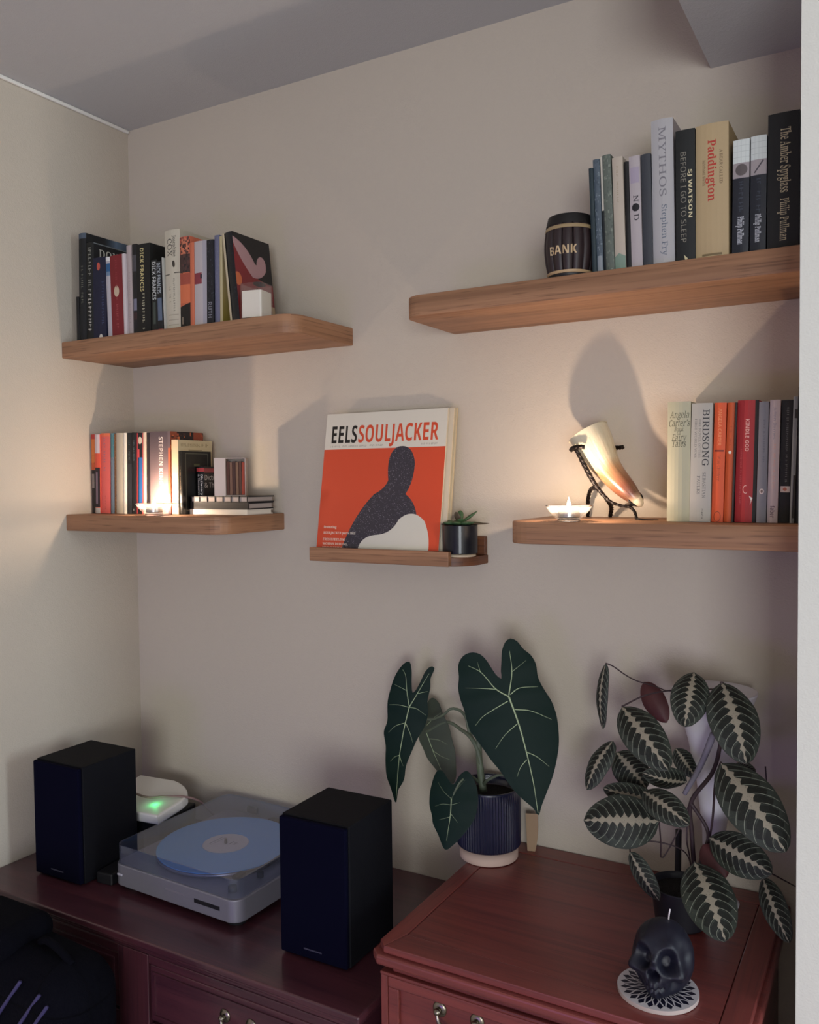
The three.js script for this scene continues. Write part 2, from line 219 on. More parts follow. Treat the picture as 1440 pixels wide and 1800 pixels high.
const ALO = [{"p":[1.1605,1.1095,0.17],"n":[0.3795,0.2197,0.8987],"o":[[-0.014,0.0331],[-0.0148,0.0471],[-0.0139,0.064],[-0.0124,0.0866],[-0.0052,0.1037],[0.0034,0.1089],[0.0162,0.104],[0.0274,0.0899],[0.0415,0.0788],[0.0512,0.0621],[0.0551,0.037],[0.066,0.015],[0.0797,-0.0068],[0.0877,-0.0286],[0.092,-0.0558],[0.0923,-0.0857],[0.0877,-0.1154],[0.0805,-0.1424],[0.0691,-0.172],[0.0593,-0.1962],[0.0528,-0.2148],[0.0442,-0.2019],[0.0251,-0.1867],[0.0087,-0.1712],[-0.005,-0.1529],[-0.0188,-0.1345],[-0.0327,-0.1186],[-0.0467,-0.1],[-0.0608,-0.0812],[-0.0735,-0.0651],[-0.0792,-0.0487],[-0.085,-0.0267],[-0.0922,-0.0073],[-0.0965,0.0121],[-0.0952,0.0346],[-0.0968,0.0544],[-0.0939,0.0657],[-0.0839,0.0772],[-0.0696,0.0817],[-0.0552,0.079],[-0.0438,0.0692],[-0.0324,0.0525],[-0.0225,0.0386]],"v":[[11,[-0.0,-0.0],[0.0179,-0.0493],[0.0327,-0.1034],[0.0446,-0.1568],[0.0523,-0.2096]],[8,[-0.0,-0.0],[-0.024,0.0134],[-0.0538,0.0451],[-0.0767,0.0561]],[4,[-0.024,0.0134],[-0.0523,0.0143],[-0.0823,0.0144]],[3,[-0.0538,0.0451],[-0.0595,0.0634]],[8,[-0.0,0.0027],[0.0059,0.0461],[0.0018,0.0854]],[3,[0.0059,0.0461],[0.0329,0.068]],[6,[0.0028,0.0042],[0.0184,0.0156],[0.0549,0.0195]],[6,[-0.0021,-0.0084],[-0.0326,-0.027],[-0.0495,-0.0384],[-0.0636,-0.0552]],[6,[0.0111,-0.0233],[0.0404,-0.0255],[0.0792,-0.0403]],[5,[0.0156,-0.0494],[-0.0074,-0.0704],[-0.0257,-0.0967]],[5,[0.0328,-0.1007],[0.0507,-0.1083],[0.0739,-0.126]],[5,[0.0326,-0.1142],[0.0214,-0.128],[0.0144,-0.1456]]]},{"p":[0.9037,1.0422,0.1],"n":[0.2526,0.1213,0.9599],"o":[[0.0066,0.0294],[0.0035,0.0496],[0.0023,0.0777],[-0.003,0.0942],[-0.0128,0.0912],[-0.0242,0.0797],[-0.0337,0.0635],[-0.0416,0.0442],[-0.0492,0.0123],[-0.0503,-0.0098],[-0.0497,-0.0348],[-0.0575,-0.0572],[-0.0518,-0.0881],[-0.0527,-0.1193],[-0.0486,-0.1501],[-0.0398,-0.1742],[-0.0283,-0.2041],[-0.0249,-0.1791],[-0.0108,-0.1533],[-0.0065,-0.1252],[0.0043,-0.0967],[0.0167,-0.068],[0.0324,-0.0391],[0.0399,-0.0108],[0.0378,0.0139],[0.0438,0.0422],[0.0434,0.0609],[0.0511,0.0831],[0.0445,0.0865],[0.0318,0.0744],[0.024,0.0568],[0.013,0.036]],"v":[[7,[-0.0,-0.0],[-0.0085,-0.0354],[-0.0201,-0.1015],[-0.0279,-0.1917]],[6,[-0.0,-0.0],[-0.0067,0.0334],[-0.0107,0.0661],[-0.0175,0.0768]],[3,[-0.0067,0.0334],[-0.035,0.0445]],[6,[-0.0,-0.0],[0.0164,0.0283],[0.04,0.0707]],[3,[0.0164,0.0283],[0.0391,0.0342]],[4,[-0.001,-0.0007],[-0.0241,0.0027],[-0.0456,0.0015]],[4,[0.0006,-0.0006],[0.0154,-0.0029],[0.0352,-0.0157]],[4,[-0.0095,-0.0339],[-0.0297,-0.0414],[-0.0459,-0.0565]],[4,[-0.0068,-0.0353],[0.0018,-0.0534],[0.0087,-0.0747]],[3,[-0.0201,-0.1015],[-0.0315,-0.1069],[-0.0412,-0.1169]],[3,[-0.0201,-0.1015],[-0.0166,-0.1136],[-0.0121,-0.1241]]]},{"p":[0.916,0.9774,0.05],"n":[-0.3058,0.2548,0.9174],"o":[[-0.006,0.0326],[-0.009,0.0627],[0.0047,0.074],[0.0225,0.0685],[0.0377,0.0538],[0.0589,0.0326],[0.0755,0.011],[0.0883,-0.0141],[0.1002,-0.0451],[0.1038,-0.0686],[0.099,-0.085],[0.0732,-0.0792],[0.0482,-0.0698],[0.0211,-0.0542],[0.0001,-0.0368],[-0.0167,-0.018],[-0.0178,0.0043]],"v":[[6,[0.0001,-0.0],[0.0297,-0.0334],[0.0607,-0.0652]],[3,[0.0103,-0.0122],[0.0419,-0.0086],[0.0699,-0.0119]],[3,[-0.0012,0.0142],[0.0173,0.0339],[0.037,0.0473]],[3,[0.0297,-0.0334],[0.0587,-0.0393],[0.0814,-0.0403]]]},{"p":[1.0446,0.8987,0.185],"n":[0.1562,0.3123,0.937],"o":[[0.0004,0.0267],[-0.0102,0.0354],[-0.0239,0.0496],[-0.0333,0.0501],[-0.0403,0.0408],[-0.0449,0.0232],[-0.0468,-0.0053],[-0.0454,-0.0192],[-0.0374,-0.0378],[-0.0348,-0.0487],[-0.0221,-0.0692],[-0.0046,-0.0943],[0.0097,-0.0843],[0.0234,-0.069],[0.0368,-0.0509],[0.0471,-0.0306],[0.0517,-0.0053],[0.0493,0.0166],[0.0433,0.0355],[0.0329,0.0512],[0.025,0.0547],[0.0134,0.0464],[0.0041,0.0299]],"v":[[6,[0.0,-0.0],[0.0003,-0.0306],[-0.0036,-0.0778]],[1.5,[0.0,-0.0],[-0.0174,0.0121],[-0.0312,0.0275]],[1.2,[0.0,-0.0],[0.011,0.0208],[0.0263,0.0393]],[2,[0.0001,-0.0112],[-0.0183,-0.0119],[-0.0331,-0.0178]],[2,[0.001,-0.0111],[0.0179,-0.005]],[2,[0.001,-0.0277],[0.0165,-0.0425]],[2,[0.0006,-0.0333],[-0.0217,-0.0415]]]}];
const STEM = [[[1.0734,0.891,0.1],[1.0671,0.9329,0.1],[1.0594,0.9719,0.09],[1.073,1.0439,0.1],[1.1476,1.0997,0.14]],[[1.0704,0.9335,0.1],[1.0584,0.9732,0.095],[1.041,0.9941,0.09],[1.0073,1.0014,0.07],[0.9741,1.0087,0.06],[0.916,0.9774,0.05]],[[1.061,0.966,0.09],[1.0329,1.0027,0.08],[1.0263,1.0299,0.08],[1.0176,1.0462,0.09],[1.002,1.0504,0.1],[0.9845,1.0358,0.1],[0.9374,1.0166,0.085],[0.9019,1.0413,0.097]],[[1.0798,0.9106,0.11],[1.0989,0.9285,0.13],[1.1307,0.9462,0.14],[1.1449,0.9456,0.14]],[[1.0652,0.9081,0.1],[1.066,0.9358,0.15],[1.0586,0.9304,0.175],[1.0431,0.8974,0.182]]];
const PP = [[[1.3255,1.1756,0.1],[1.3261,1.0568,0.12],0.03,0.75,0.1,0],[[1.3963,1.1481,0.1],[1.4417,1.0839,0.12],0.0452,0.3,0.1,1],[[1.5002,1.191,0.17],[1.4988,1.1157,0.24],0.0663,0,0.12,0],[[1.546,1.181,0.18],[1.5965,1.0755,0.26],0.0835,0,0.12,0],[[1.3846,1.1251,0.2],[1.4797,1.0499,0.27],0.0729,0,0.12,0],[[1.3478,1.0406,0.13],[1.311,0.9571,0.17],0.0475,0.4,0.12,0],[[1.3457,1.0117,0.1],[1.4062,0.96,0.12],0.0679,0,0.1,2],[[1.4864,0.9974,0.16],[1.4284,1.0251,0.23],0.0436,-0.6,0.1,0],[[1.4483,0.9347,0.2],[1.329,0.9295,0.24],0.0951,0,0.12,0],[[1.431,0.9979,0.24],[1.5187,0.9791,0.3],0.0531,0,0.12,0],[[1.5571,1.0679,0.25],[1.6605,0.9769,0.33],0.0885,0,0.12,0],[[1.5282,0.9202,0.19],[1.6302,0.8974,0.23],0.0688,0,0.1,0],[[1.5169,0.9,0.25],[1.579,0.8266,0.335],0.0851,0,0.12,0],[[1.404,0.8814,0.22],[1.458,0.8181,0.24],0.036,0.3,0.1,0],[[1.6157,0.8842,0.22],[1.6629,0.829,0.3],0.0427,0.3,0.1,2],[[1.4362,0.9487,0.15],[1.3413,0.9649,0.17],0.0454,0,0.1,2],[[1.4531,1.0342,0.1],[1.4919,0.9939,0.12],0.0386,0,0.1,2],[[1.5556,1.026,0.14],[1.5973,1.0355,0.17],0.0304,0,0.1,2],[[1.516,0.9017,0.18],[1.5574,0.863,0.2],0.0446,0.2,0.1,1]];
const PST = [[[1.5332,1.0927,0.18],[1.5109,1.0342,0.17],[1.4819,0.9761,0.16]],[[1.4983,0.8166,0.15],[1.4921,0.9046,0.15],[1.4925,0.9621,0.16],[1.5315,1.0281,0.17],[1.5462,1.1005,0.18],[1.546,1.181,0.18]],[[1.3255,1.1756,0.1],[1.3375,1.1724,0.1],[1.3646,1.1565,0.1],[1.3873,1.1509,0.11],[1.4225,1.147,0.12],[1.4503,1.1441,0.13],[1.4977,1.1742,0.15]],[[1.3846,1.1251,0.2],[1.416,1.141,0.17],[1.4526,1.1475,0.14],[1.5176,1.1614,0.16],[1.5417,1.1684,0.18]],[[1.4483,0.9347,0.2],[1.4489,0.895,0.19],[1.4481,0.864,0.18],[1.4704,0.9061,0.17],[1.488,0.955,0.16]],[[1.488,0.936,0.16],[1.4856,0.8975,0.16],[1.4891,0.8593,0.15],[1.4937,0.8155,0.15]],[[1.4925,0.9621,0.16],[1.5211,0.914,0.16],[1.5112,0.8718,0.17],[1.5023,0.8259,0.17]],[[1.6037,1.0248,0.1],[1.6053,0.9873,0.1],[1.6022,0.962,0.12]],[[1.4983,0.8166,0.15],[1.4965,0.8495,0.2],[1.5169,0.9,0.25]],[[1.5043,0.8179,0.15],[1.5453,0.8799,0.18],[1.5282,0.9202,0.19]],[[1.404,0.8814,0.22],[1.4001,0.8857,0.2],[1.4273,0.8938,0.19],[1.4841,0.8788,0.17],[1.4972,0.8301,0.16]],[[1.5571,1.0679,0.25],[1.5399,1.0203,0.2],[1.5288,0.9347,0.17],[1.5074,0.8282,0.15]],[[1.6146,0.8409,0.1],[1.6469,0.8051,0.05]]];

const serif = 'SZpx serif', serifB = 'bold SZpx serif', sans = 'SZpx sans-serif', sansB = 'bold SZpx sans-serif';
const spec = {
  u0: { d: 0.13, color: '#131314', label: 'short slim black book, leftmost on the upper left shelf beside the wall' },
  u1: { d: 0.16, hard: 1, color: '#12161a', board: '#1b2530', front: (c, w, h) => { const g = c.createLinearGradient(0, 0, w, 0); g.addColorStop(0, '#0d1014'); g.addColorStop(0.35, '#12171d'); g.addColorStop(0.6, '#5c7088'); g.addColorStop(1, '#232c38'); c.fillStyle = g; c.fillRect(0, 0, w, h * 0.14); }, spine: (c, w, h) => { c.fillStyle = '#4f5c6c'; c.fillRect(0, 0, w, h * 0.05); marks(c, w * 0.55, h * 0.3, h * 0.36, w * 0.30, '#6f7063', 1); }, label: 'tall black hardback with a blue-grey band along its top edge' },
  u2: { d: 0.155, hard: 1, color: '#101312', board: '#0e1116', front: (c, w, h) => { c.fillStyle = '#b9b9b2'; c.font = 'bold 58px serif'; c.fillText('DON', w * 0.1, h * 0.14); c.strokeStyle = '#6d7478'; c.lineWidth = 5; c.strokeRect(0, 2, w, 1); }, spine: (c, w, h) => { marks(c, w * 0.55, h * 0.05, h * 0.45, w * 0.38, '#8c8c84', 1); marks(c, w * 0.55, h * 0.52, h * 0.38, w * 0.41, '#b8b4ac', 1); }, label: 'black hardback with pale lettering down its spine and on its cover' },
  u3: { d: 0.125, color: '#151a36', spine: (c, w, h) => { c.fillStyle = '#c4574a'; c.beginPath(); c.arc(w * 0.45, h * 0.11, w * 0.13, 0, 7); c.fill(); marks(c, w * 0.75, h * 0.3, h * 0.50, w * 0.17, '#3a466a', 1); c.fillStyle = '#d8d4cc'; c.beginPath(); c.arc(w * 0.6, h * 0.985, w * 0.14, 0, 7); c.fill(); }, label: 'wide navy paperback with a small red dot near the top of its spine' },
  u4: { d: 0.125, color: '#b9b6bd', spine: (c, w, h) => { c.fillStyle = '#e6e6e6'; c.fillRect(0, 0, w, h * 0.05); c.fillStyle = '#2f5f8e'; c.fillRect(0, h * 0.08, w, h * 0.1); c.fillStyle = '#7088a4'; c.fillRect(0, h * 0.18, w, h * 0.05); }, label: 'slim pale paperback with a blue block at the top of its spine' },
  u5: { d: 0.125, color: '#7c1f26', spine: (c, w, h) => { c.fillStyle = '#c9b49c'; c.beginPath(); c.arc(w * 0.5, h * 0.44, w * 0.2, 0, 7); c.fill(); marks(c, w * 0.5, h * 0.06, h * 0.32, w * 0.15, '#8f343a', 1); marks(c, w * 0.5, h * 0.52, h * 0.38, w * 0.18, '#9b4a4c', 1); }, label: 'dark red paperback with a cream disc in the middle of its spine' },
  u6: { d: 0.12, color: '#cfc3c6', label: 'thin whitish paperback standing against the dark red one' },
  u7: { d: 0.14, color: '#b3a6a6', spine: (c, w, h) => { marks(c, w * 0.5, h * 0.3, h * 0.55, w * 0.30, '#9c8f90', 1); }, label: 'plain greyish pink book, taller than the thin whitish one beside it' },
  u8: { d: 0.13, color: '#17171a', spine: (c, w, h) => { c.fillStyle = '#4a484e'; c.fillRect(0, h * 0.12, w, h * 0.18); c.fillStyle = '#76768a'; c.fillRect(w * 0.1, h * 0.6, w * 0.8, h * 0.13); c.fillStyle = '#3a2224'; c.fillRect(0, h * 0.75, w, h * 0.08); }, label: 'black paperback with two grey blocks on its spine' },
  u9: { d: 0.13, color: '#0c0d0d', spine: (c, w, h) => { down(c, w, h, 'DICK FRANCIS', 0.42, 0.04, 0.53, 0.36, '#cfc28a'); marks(c, w * 0.5, h * 0.55, h * 0.40, w * 0.20, '#b8b49a', 1); }, label: 'thick black book with a cream-yellow author name down its spine' },
  u10: { d: 0.11, color: '#161a18', spine: (c, w, h) => { down(c, w, h, 'DICK FRANCIS', 0.5, 0.02, 0.55, 0.8, '#c3c6c6'); c.fillStyle = '#414b44'; c.fillRect(w * 0.3, h * 0.58, w * 0.4, h * 0.3); c.fillStyle = '#a04440'; c.fillRect(0, h * 0.96, w, h * 0.04); }, label: 'short black paperback with white lettering and a dull green strip below' },
  u11: { d: 0.11, color: '#14161a', spine: (c, w, h) => { down(c, w, h, 'DICK FRANCIS', 0.5, 0.02, 0.46, 0.85, '#a9b2ba'); c.fillStyle = '#5c6a80'; c.fillRect(w * 0.15, h * 0.52, w * 0.75, h * 0.32); c.fillStyle = '#a04440'; c.fillRect(0, h * 0.96, w, h * 0.04); }, label: 'short black paperback with white lettering and a blue-grey panel below' },
  u12: { d: 0.11, color: '#b9b8b2', label: 'very thin grey-white booklet beside the wide cream book' },
  u13: { d: 0.15, hard: 1, color: '#c7c0ae', board: '#b4ab9a', spine: (c, w, h) => { down(c, w, h, 'Josephine', 0.68, 0.06, 0.27, 0.26, '#5f5a52', serifB); down(c, w, h, 'COX', 0.36, 0.08, 0.26, 0.44, '#4c4842', serif); c.fillStyle = '#3c3630'; c.beginPath(); c.ellipse(w * 0.62, h * 0.34, w * 0.08, h * 0.035, -0.35, 0, 7); c.fill(); c.fillRect(0, h * 0.435, w * 0.35, 4); c.fillRect(w * 0.65, h * 0.425, w * 0.35, 4); marks(c, w * 0.62, h * 0.48, h * 0.32, w * 0.12, '#7a746a', 1); marks(c, w * 0.35, h * 0.56, h * 0.16, w * 0.12, '#7a746a', 1); for (const y of [0.84, 0.89, 0.94]) { c.fillStyle = '#a79f8e'; c.fillRect(w * 0.2, h * y, w * 0.66, 4); } }, label: 'wide cream hardback with dark lettering, the tallest in the middle of the upper left shelf' },
  u14: { d: 0.14, color: '#c9694a', board: '#c8694c', spine: (c, w, h) => { fill('#c4604c')(c, w, h * 0.18); c.fillStyle = '#d07a5c'; c.beginPath(); c.arc(w * 0.5, h * 0.12, w * 0.45, 0, 7); c.fill(); c.fillStyle = '#46322f'; c.fillRect(0, h * 0.19, w, h * 0.2); speckle(c, w, h * 0.45, ['#5c3a36', '#2f2222'], 60, 6, 20); c.fillStyle = '#a6503f'; c.fillRect(0, h * 0.4, w, h * 0.12); c.fillStyle = '#d8744e'; c.fillRect(0, h * 0.52, w, h * 0.2); c.fillStyle = '#191512'; c.beginPath(); c.moveTo(0, h * 0.76); c.lineTo(w, h * 0.72); c.lineTo(w, h); c.lineTo(0, h); c.fill(); c.fillStyle = '#b8a890'; c.fillRect(w * 0.2, h * 0.87, w * 0.08, h * 0.08); }, label: 'orange paperback with a dark photographic band and black foot' },
  u15: { d: 0.125, color: '#cb6f50', label: 'thin plain orange paperback next to the white one with the red square' },
  u16: { d: 0.125, color: '#bdb4b6', spine: (c, w, h) => { c.fillStyle = '#8a3a44'; c.fillRect(0, h * 0.37, w * 0.62, h * 0.13); c.fillStyle = '#2a2530'; c.fillRect(w * 0.5, h * 0.39, w * 0.14, h * 0.05); c.fillStyle = '#a9a4ae'; c.fillRect(w * 0.7, 0, w * 0.3, h); }, label: 'whitish paperback with a dark red square on its spine' },
  u18: { d: 0.125, color: '#17181f', spine: (c, w, h) => { speckle(c, w, h * 0.7, ['#3c3d48', '#2b2c34'], 70, 3, 12); down(c, w, h, 'RUTH', 0.5, 0.72, 0.92, 0.8, '#7e7e88'); }, label: 'black mottled paperback with grey letters at the foot of its spine' },
  u19: { d: 0.125, color: '#6e7089', spine: (c, w, h) => { speckle(c, w, h, ['#777a92', '#666880'], 60, 3, 10); }, label: 'plain blue-grey paperback on the upper left shelf' },
  u20: { d: 0.125, color: '#b8ab84', board: '#a99a6a', front: (c, w, h) => { const g = c.createLinearGradient(0, 0, 0, h); g.addColorStop(0, '#a4937a'); g.addColorStop(0.6, '#b09a66'); g.addColorStop(1, '#8a7a2e'); c.fillStyle = g; c.fillRect(0, 0, w, h); c.fillStyle = '#1b1614'; c.beginPath(); c.ellipse(w * 0.42, h * 0.68, w * 0.16, h * 0.06, 0, 0, 7); c.fill(); c.fillRect(w * 0.34, h * 0.7, w * 0.5, h * 0.3); }, label: 'thin cream book with an ochre cover, in front of the two leaning black books' },
  l1: { d: 0.125, color: '#b8552f', spine: (c, w, h) => { c.fillStyle = '#b03a34'; c.fillRect(0, 0, w, h * 0.06); c.fillStyle = '#c97038'; c.fillRect(0, h * 0.06, w, h * 0.3); c.fillStyle = '#1d1a1c'; c.fillRect(0, h * 0.45, w, h * 0.55); c.fillStyle = '#7c7470'; c.fillRect(w * 0.1, h * 0.5, w * 0.6, h * 0.18); speckle(c, w, h, ['#8d4a2c', '#d0863e'], 30, 2, 6); }, label: 'orange-topped paperback with a dark lower half, leftmost on the lower left shelf' },
  l2: { d: 0.125, color: '#d2533c', spine: (c, w, h) => { c.fillStyle = '#c9b9bc'; c.fillRect(0, 0, w, h * 0.24); c.fillStyle = '#1f1a22'; c.fillRect(0, h * 0.42, w, h * 0.5); c.fillStyle = '#7c6a78'; c.fillRect(w * 0.2, h * 0.48, w * 0.4, h * 0.4); c.fillStyle = '#b8b4b0'; c.fillRect(0, h * 0.93, w, h * 0.07); }, label: 'paperback with a white top, a red band and a dark picture below' },
  l3: { d: 0.125, color: '#d5605a', spine: (c, w, h) => { c.fillStyle = '#e0704c'; c.fillRect(0, 0, w, h * 0.04); marks(c, w * 0.42, h * 0.06, h * 0.40, w * 0.20, '#8a6a86', 1); marks(c, w * 0.5, h * 0.78, h * 0.16, w * 0.15, '#b34a48', 1); }, label: 'salmon pink paperback with faint mauve lettering' },
  l4: { d: 0.12, color: '#6d7d8a', spine: (c, w, h) => { c.fillStyle = '#4f7f86'; c.fillRect(0, 0, w, h * 0.3); speckle(c, w, h, ['#7a8896', '#5f7080'], 40, 3, 9); }, label: 'grey-blue paperback next to the salmon pink one' },
  l5: { d: 0.12, color: '#8c5f3c', spine: (c, w, h) => { speckle(c, w, h, ['#5c4230', '#b98550', '#c99a66', '#3d3128'], 110, 2, 7); }, label: 'brown patterned paperback beside the cream-grey one' },
  l6: { d: 0.125, color: '#b9ae9b', label: 'plain cream-grey paperback in the middle of the lower left row' },
  l7: { d: 0.12, color: '#ddd6c8', label: 'thin bright cream paperback beside the black pair' },
  l8: { d: 0.12, color: '#17191b', spine: (c, w, h) => { marks(c, w * 0.5, h * 0.1, h * 0.24, w * 0.27, '#6f8488', 1); c.fillStyle = '#2a2c30'; c.fillRect(0, h * 0.38, w, h * 0.62); }, label: 'left black paperback of the black pair on the lower left shelf' },
  l9: { d: 0.12, color: '#15161a', spine: (c, w, h) => { marks(c, w * 0.5, h * 0.1, h * 0.24, w * 0.27, '#6f8488', 1); c.fillStyle = '#8c8c8c'; c.beginPath(); c.arc(w * 0.5, h * 0.95, w * 0.12, 0, 7); c.fill(); }, label: 'right black paperback of the black pair on the lower left shelf' },
  l10: { d: 0.12, color: '#d04a50', spine: (c, w, h) => { c.fillStyle = '#15131a'; c.fillRect(w * 0.25, 0, w, h); c.fillStyle = '#cfc0ac'; c.beginPath(); c.ellipse(w * 0.62, h * 0.09, w * 0.33, h * 0.045, 0, 0, 7); c.fill(); c.fillStyle = '#2a5f9a'; c.fillRect(w * 0.42, h * 0.3, w * 0.58, h * 0.6); c.fillStyle = '#d04a50'; c.fillRect(w * 0.25, h * 0.2, w * 0.3, h * 0.1); }, label: 'blue and black paperback with a cream disc and a red edge' },
  l11: { d: 0.115, color: '#d8c4ae', label: 'thin cream paperback right of the blue and black one' },
  l12: { d: 0.115, color: '#241d22', label: 'thin dark plum paperback left of the thick mauve one' },
  l13: { d: 0.113, color: '#6c5c60', gloss: 1, front: (c, w, h) => { c.fillStyle = '#8a3f26'; c.fillRect(0, 0, w, h); c.fillStyle = '#1b1214'; c.fillRect(w * 0.2, 0, w * 0.5, h * 0.1); speckle(c, w, h * 0.3, ['#c86a3c', '#3a1c18', '#a04a2c'], 90, 6, 22); }, spine: (c, w, h) => { const g = c.createLinearGradient(0, 0, 0, h); g.addColorStop(0, '#574a50'); g.addColorStop(0.5, '#7d6a6c'); g.addColorStop(1, '#b39a96'); c.fillStyle = g; c.fillRect(0, 0, w * 0.88, h); c.fillStyle = '#b86044'; c.fillRect(w * 0.9, h * 0.2, w * 0.1, h * 0.55); down(c, w, h, 'STEPHEN KING', 0.56, 0.06, 0.65, 0.27, '#d8ccc4'); marks(c, w * 0.56, h * 0.7, h * 0.25, w * 0.15, '#d89a7c', 1); }, label: 'thick mauve-grey paperback with bold white lettering behind the tealight' },
  l14: { d: 0.118, color: '#d9bf9c', board: '#c2b08e', front: (c, w, h) => { c.fillStyle = '#bcae8c'; c.fillRect(0, 0, w, h); c.fillStyle = '#8c8060'; marks(c, w * 0.08, h * 0.07, w * 0.8, 26, '#8c8060');c.fillStyle = '#8c8060'; c.fillRect(w * 0.3, h * 0.13, w * 0.4, 6); }, label: 'cream book with a pale green-cream cover, right of the thick mauve one' },
  r1: { d: 0.13, color: '#27363c', label: 'thin dark teal book, leftmost of the upper right row next to the barrel' },
  r2: { d: 0.13, color: '#515d68', spine: (c, w, h) => { speckle(c, w, h, ['#626e78', '#444f5a', '#7a848c'], 90, 3, 14); c.fillStyle = '#8d949a'; c.fillRect(w * 0.2, h * 0.84, w * 0.7, h * 0.13); }, label: 'slate blue book second from the barrel' },
  r3: { d: 0.13, color: '#22282a', spine: (c, w, h) => { c.fillStyle = '#d5d0c2'; c.fillRect(-2, 0, w + 4, h * 0.46); }, label: 'very thin book, white above and black below' },
  r4: { d: 0.135, color: '#5f675f', spine: (c, w, h) => { speckle(c, w, h, ['#6f776c', '#525a54', '#7f877c'], 90, 3, 14); }, label: 'grey-green mottled book on the upper right shelf' },
  r5: { d: 0.13, color: '#bdb1a2', spine: (c, w, h) => { c.fillStyle = '#7d9384'; c.beginPath(); c.moveTo(0, h); c.lineTo(0, h * 0.87); c.lineTo(w * 0.4, h * 0.84); c.lineTo(w, h * 0.87); c.lineTo(w, h); c.fill(); marks(c, w * 0.45, h * 0.08, h * 0.32, w * 0.19, '#a09078', 1); }, label: 'cream book with a green patch at the foot of its spine' },
  r6: { d: 0.12, color: '#121213', label: 'thin black book between the cream one and the lilac-white one' },
  r7: { d: 0.13, color: '#b4abae', spine: (c, w, h) => { c.fillStyle = '#a79cae'; c.fillRect(w * 0.1, h * 0.1, w * 0.8, h * 0.14); down(c, w, h, 'N', 0.55, 0.345, 0.41, 0.62, '#2c2830', serif); c.fillStyle = '#15131a'; c.beginPath(); c.ellipse(w * 0.52, h * 0.455, w * 0.34, h * 0.035, 0, 0, 7); c.fill(); down(c, w, h, 'D', 0.55, 0.51, 0.575, 0.62, '#2c2830', serif); }, label: 'lilac-white book with a black disc between two letters' },
  r8: { d: 0.13, color: '#3a3d44', label: 'plain dark grey book left of the tall pale hardback' },
  r9: { d: 0.155, hard: 1, color: '#b3b1b3', board: '#a39a9c', spine: (c, w, h) => { down(c, w, h, 'MYTHOS', 0.52, 0.05, 0.53, 0.44, '#7c7a80', serif); down(c, w, h, 'Stephen Fry', 0.56, 0.58, 0.93, 0.34, '#5d6878', serif); }, label: 'tall pale grey hardback with widely spaced capitals' },
  r10: { d: 0.135, color: '#171a1a', spine: (c, w, h) => { down(c, w, h, 'SJ WATSON', 0.76, 0.3, 0.67, 0.26, '#d6cba4'); down(c, w, h, 'BEFORE I GO TO SLEEP', 0.4, 0.16, 0.85, 0.4, '#8c877a', sans); c.fillStyle = '#d6cba4'; c.beginPath(); c.moveTo(w * 0.42, h * 0.94); c.lineTo(w * 0.62, h * 0.97); c.lineTo(w * 0.5, h); c.fill(); }, label: 'black paperback with yellowish and outlined lettering' },
  r11: { d: 0.15, hard: 1, color: '#b9a27c', board: '#a58e68', spine: (c, w, h) => { down(c, w, h, 'Paddington', 0.5, 0.12, 0.57, 0.34, '#b8352c', serifB); down(c, w, h, 'A BEAR CALLED', 0.78, 0.2, 0.45, 0.13, '#5c4a34', serif); down(c, w, h, 'Michael Bond', 0.26, 0.26, 0.45, 0.12, '#6a5840', serif); c.fillStyle = '#7c6a4c'; c.fillRect(w * 0.2, h * 0.955, w * 0.6, 8); }, label: 'wide tan hardback with red lettering' },
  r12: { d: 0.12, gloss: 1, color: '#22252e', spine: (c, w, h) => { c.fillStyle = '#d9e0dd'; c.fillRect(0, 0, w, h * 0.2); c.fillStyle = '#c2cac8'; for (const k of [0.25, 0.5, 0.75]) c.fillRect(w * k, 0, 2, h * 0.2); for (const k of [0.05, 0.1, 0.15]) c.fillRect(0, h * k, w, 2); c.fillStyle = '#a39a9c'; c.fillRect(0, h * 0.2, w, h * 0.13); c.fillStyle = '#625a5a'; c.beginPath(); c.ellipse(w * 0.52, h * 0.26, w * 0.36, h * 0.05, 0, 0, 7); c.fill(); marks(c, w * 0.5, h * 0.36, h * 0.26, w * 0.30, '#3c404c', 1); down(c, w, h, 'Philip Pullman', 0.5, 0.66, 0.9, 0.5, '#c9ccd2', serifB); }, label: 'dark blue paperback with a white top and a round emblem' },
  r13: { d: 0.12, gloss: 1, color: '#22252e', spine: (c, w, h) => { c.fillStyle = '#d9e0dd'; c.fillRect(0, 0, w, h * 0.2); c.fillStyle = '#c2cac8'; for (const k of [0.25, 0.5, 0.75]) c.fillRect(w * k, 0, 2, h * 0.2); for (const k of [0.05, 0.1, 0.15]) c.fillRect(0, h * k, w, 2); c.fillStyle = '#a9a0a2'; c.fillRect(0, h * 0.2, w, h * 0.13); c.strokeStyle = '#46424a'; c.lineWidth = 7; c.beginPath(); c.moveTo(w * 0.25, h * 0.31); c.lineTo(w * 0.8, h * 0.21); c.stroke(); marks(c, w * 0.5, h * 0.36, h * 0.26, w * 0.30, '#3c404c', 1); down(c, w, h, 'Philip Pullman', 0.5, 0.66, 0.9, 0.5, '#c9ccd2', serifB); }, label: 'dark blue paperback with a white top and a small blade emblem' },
  r14: { d: 0.14, color: '#0d0d0f', spine: (c, w, h) => { down(c, w, h, 'The Amber Spyglass', 0.56, 0.11, 0.58, 0.44, '#bcae8e', serifB); down(c, w, h, 'Philip Pullman', 0.54, 0.62, 0.93, 0.38, '#bcae8e', serifB); }, label: 'thick black paperback with tan lettering at the right end, beside the pillar' },
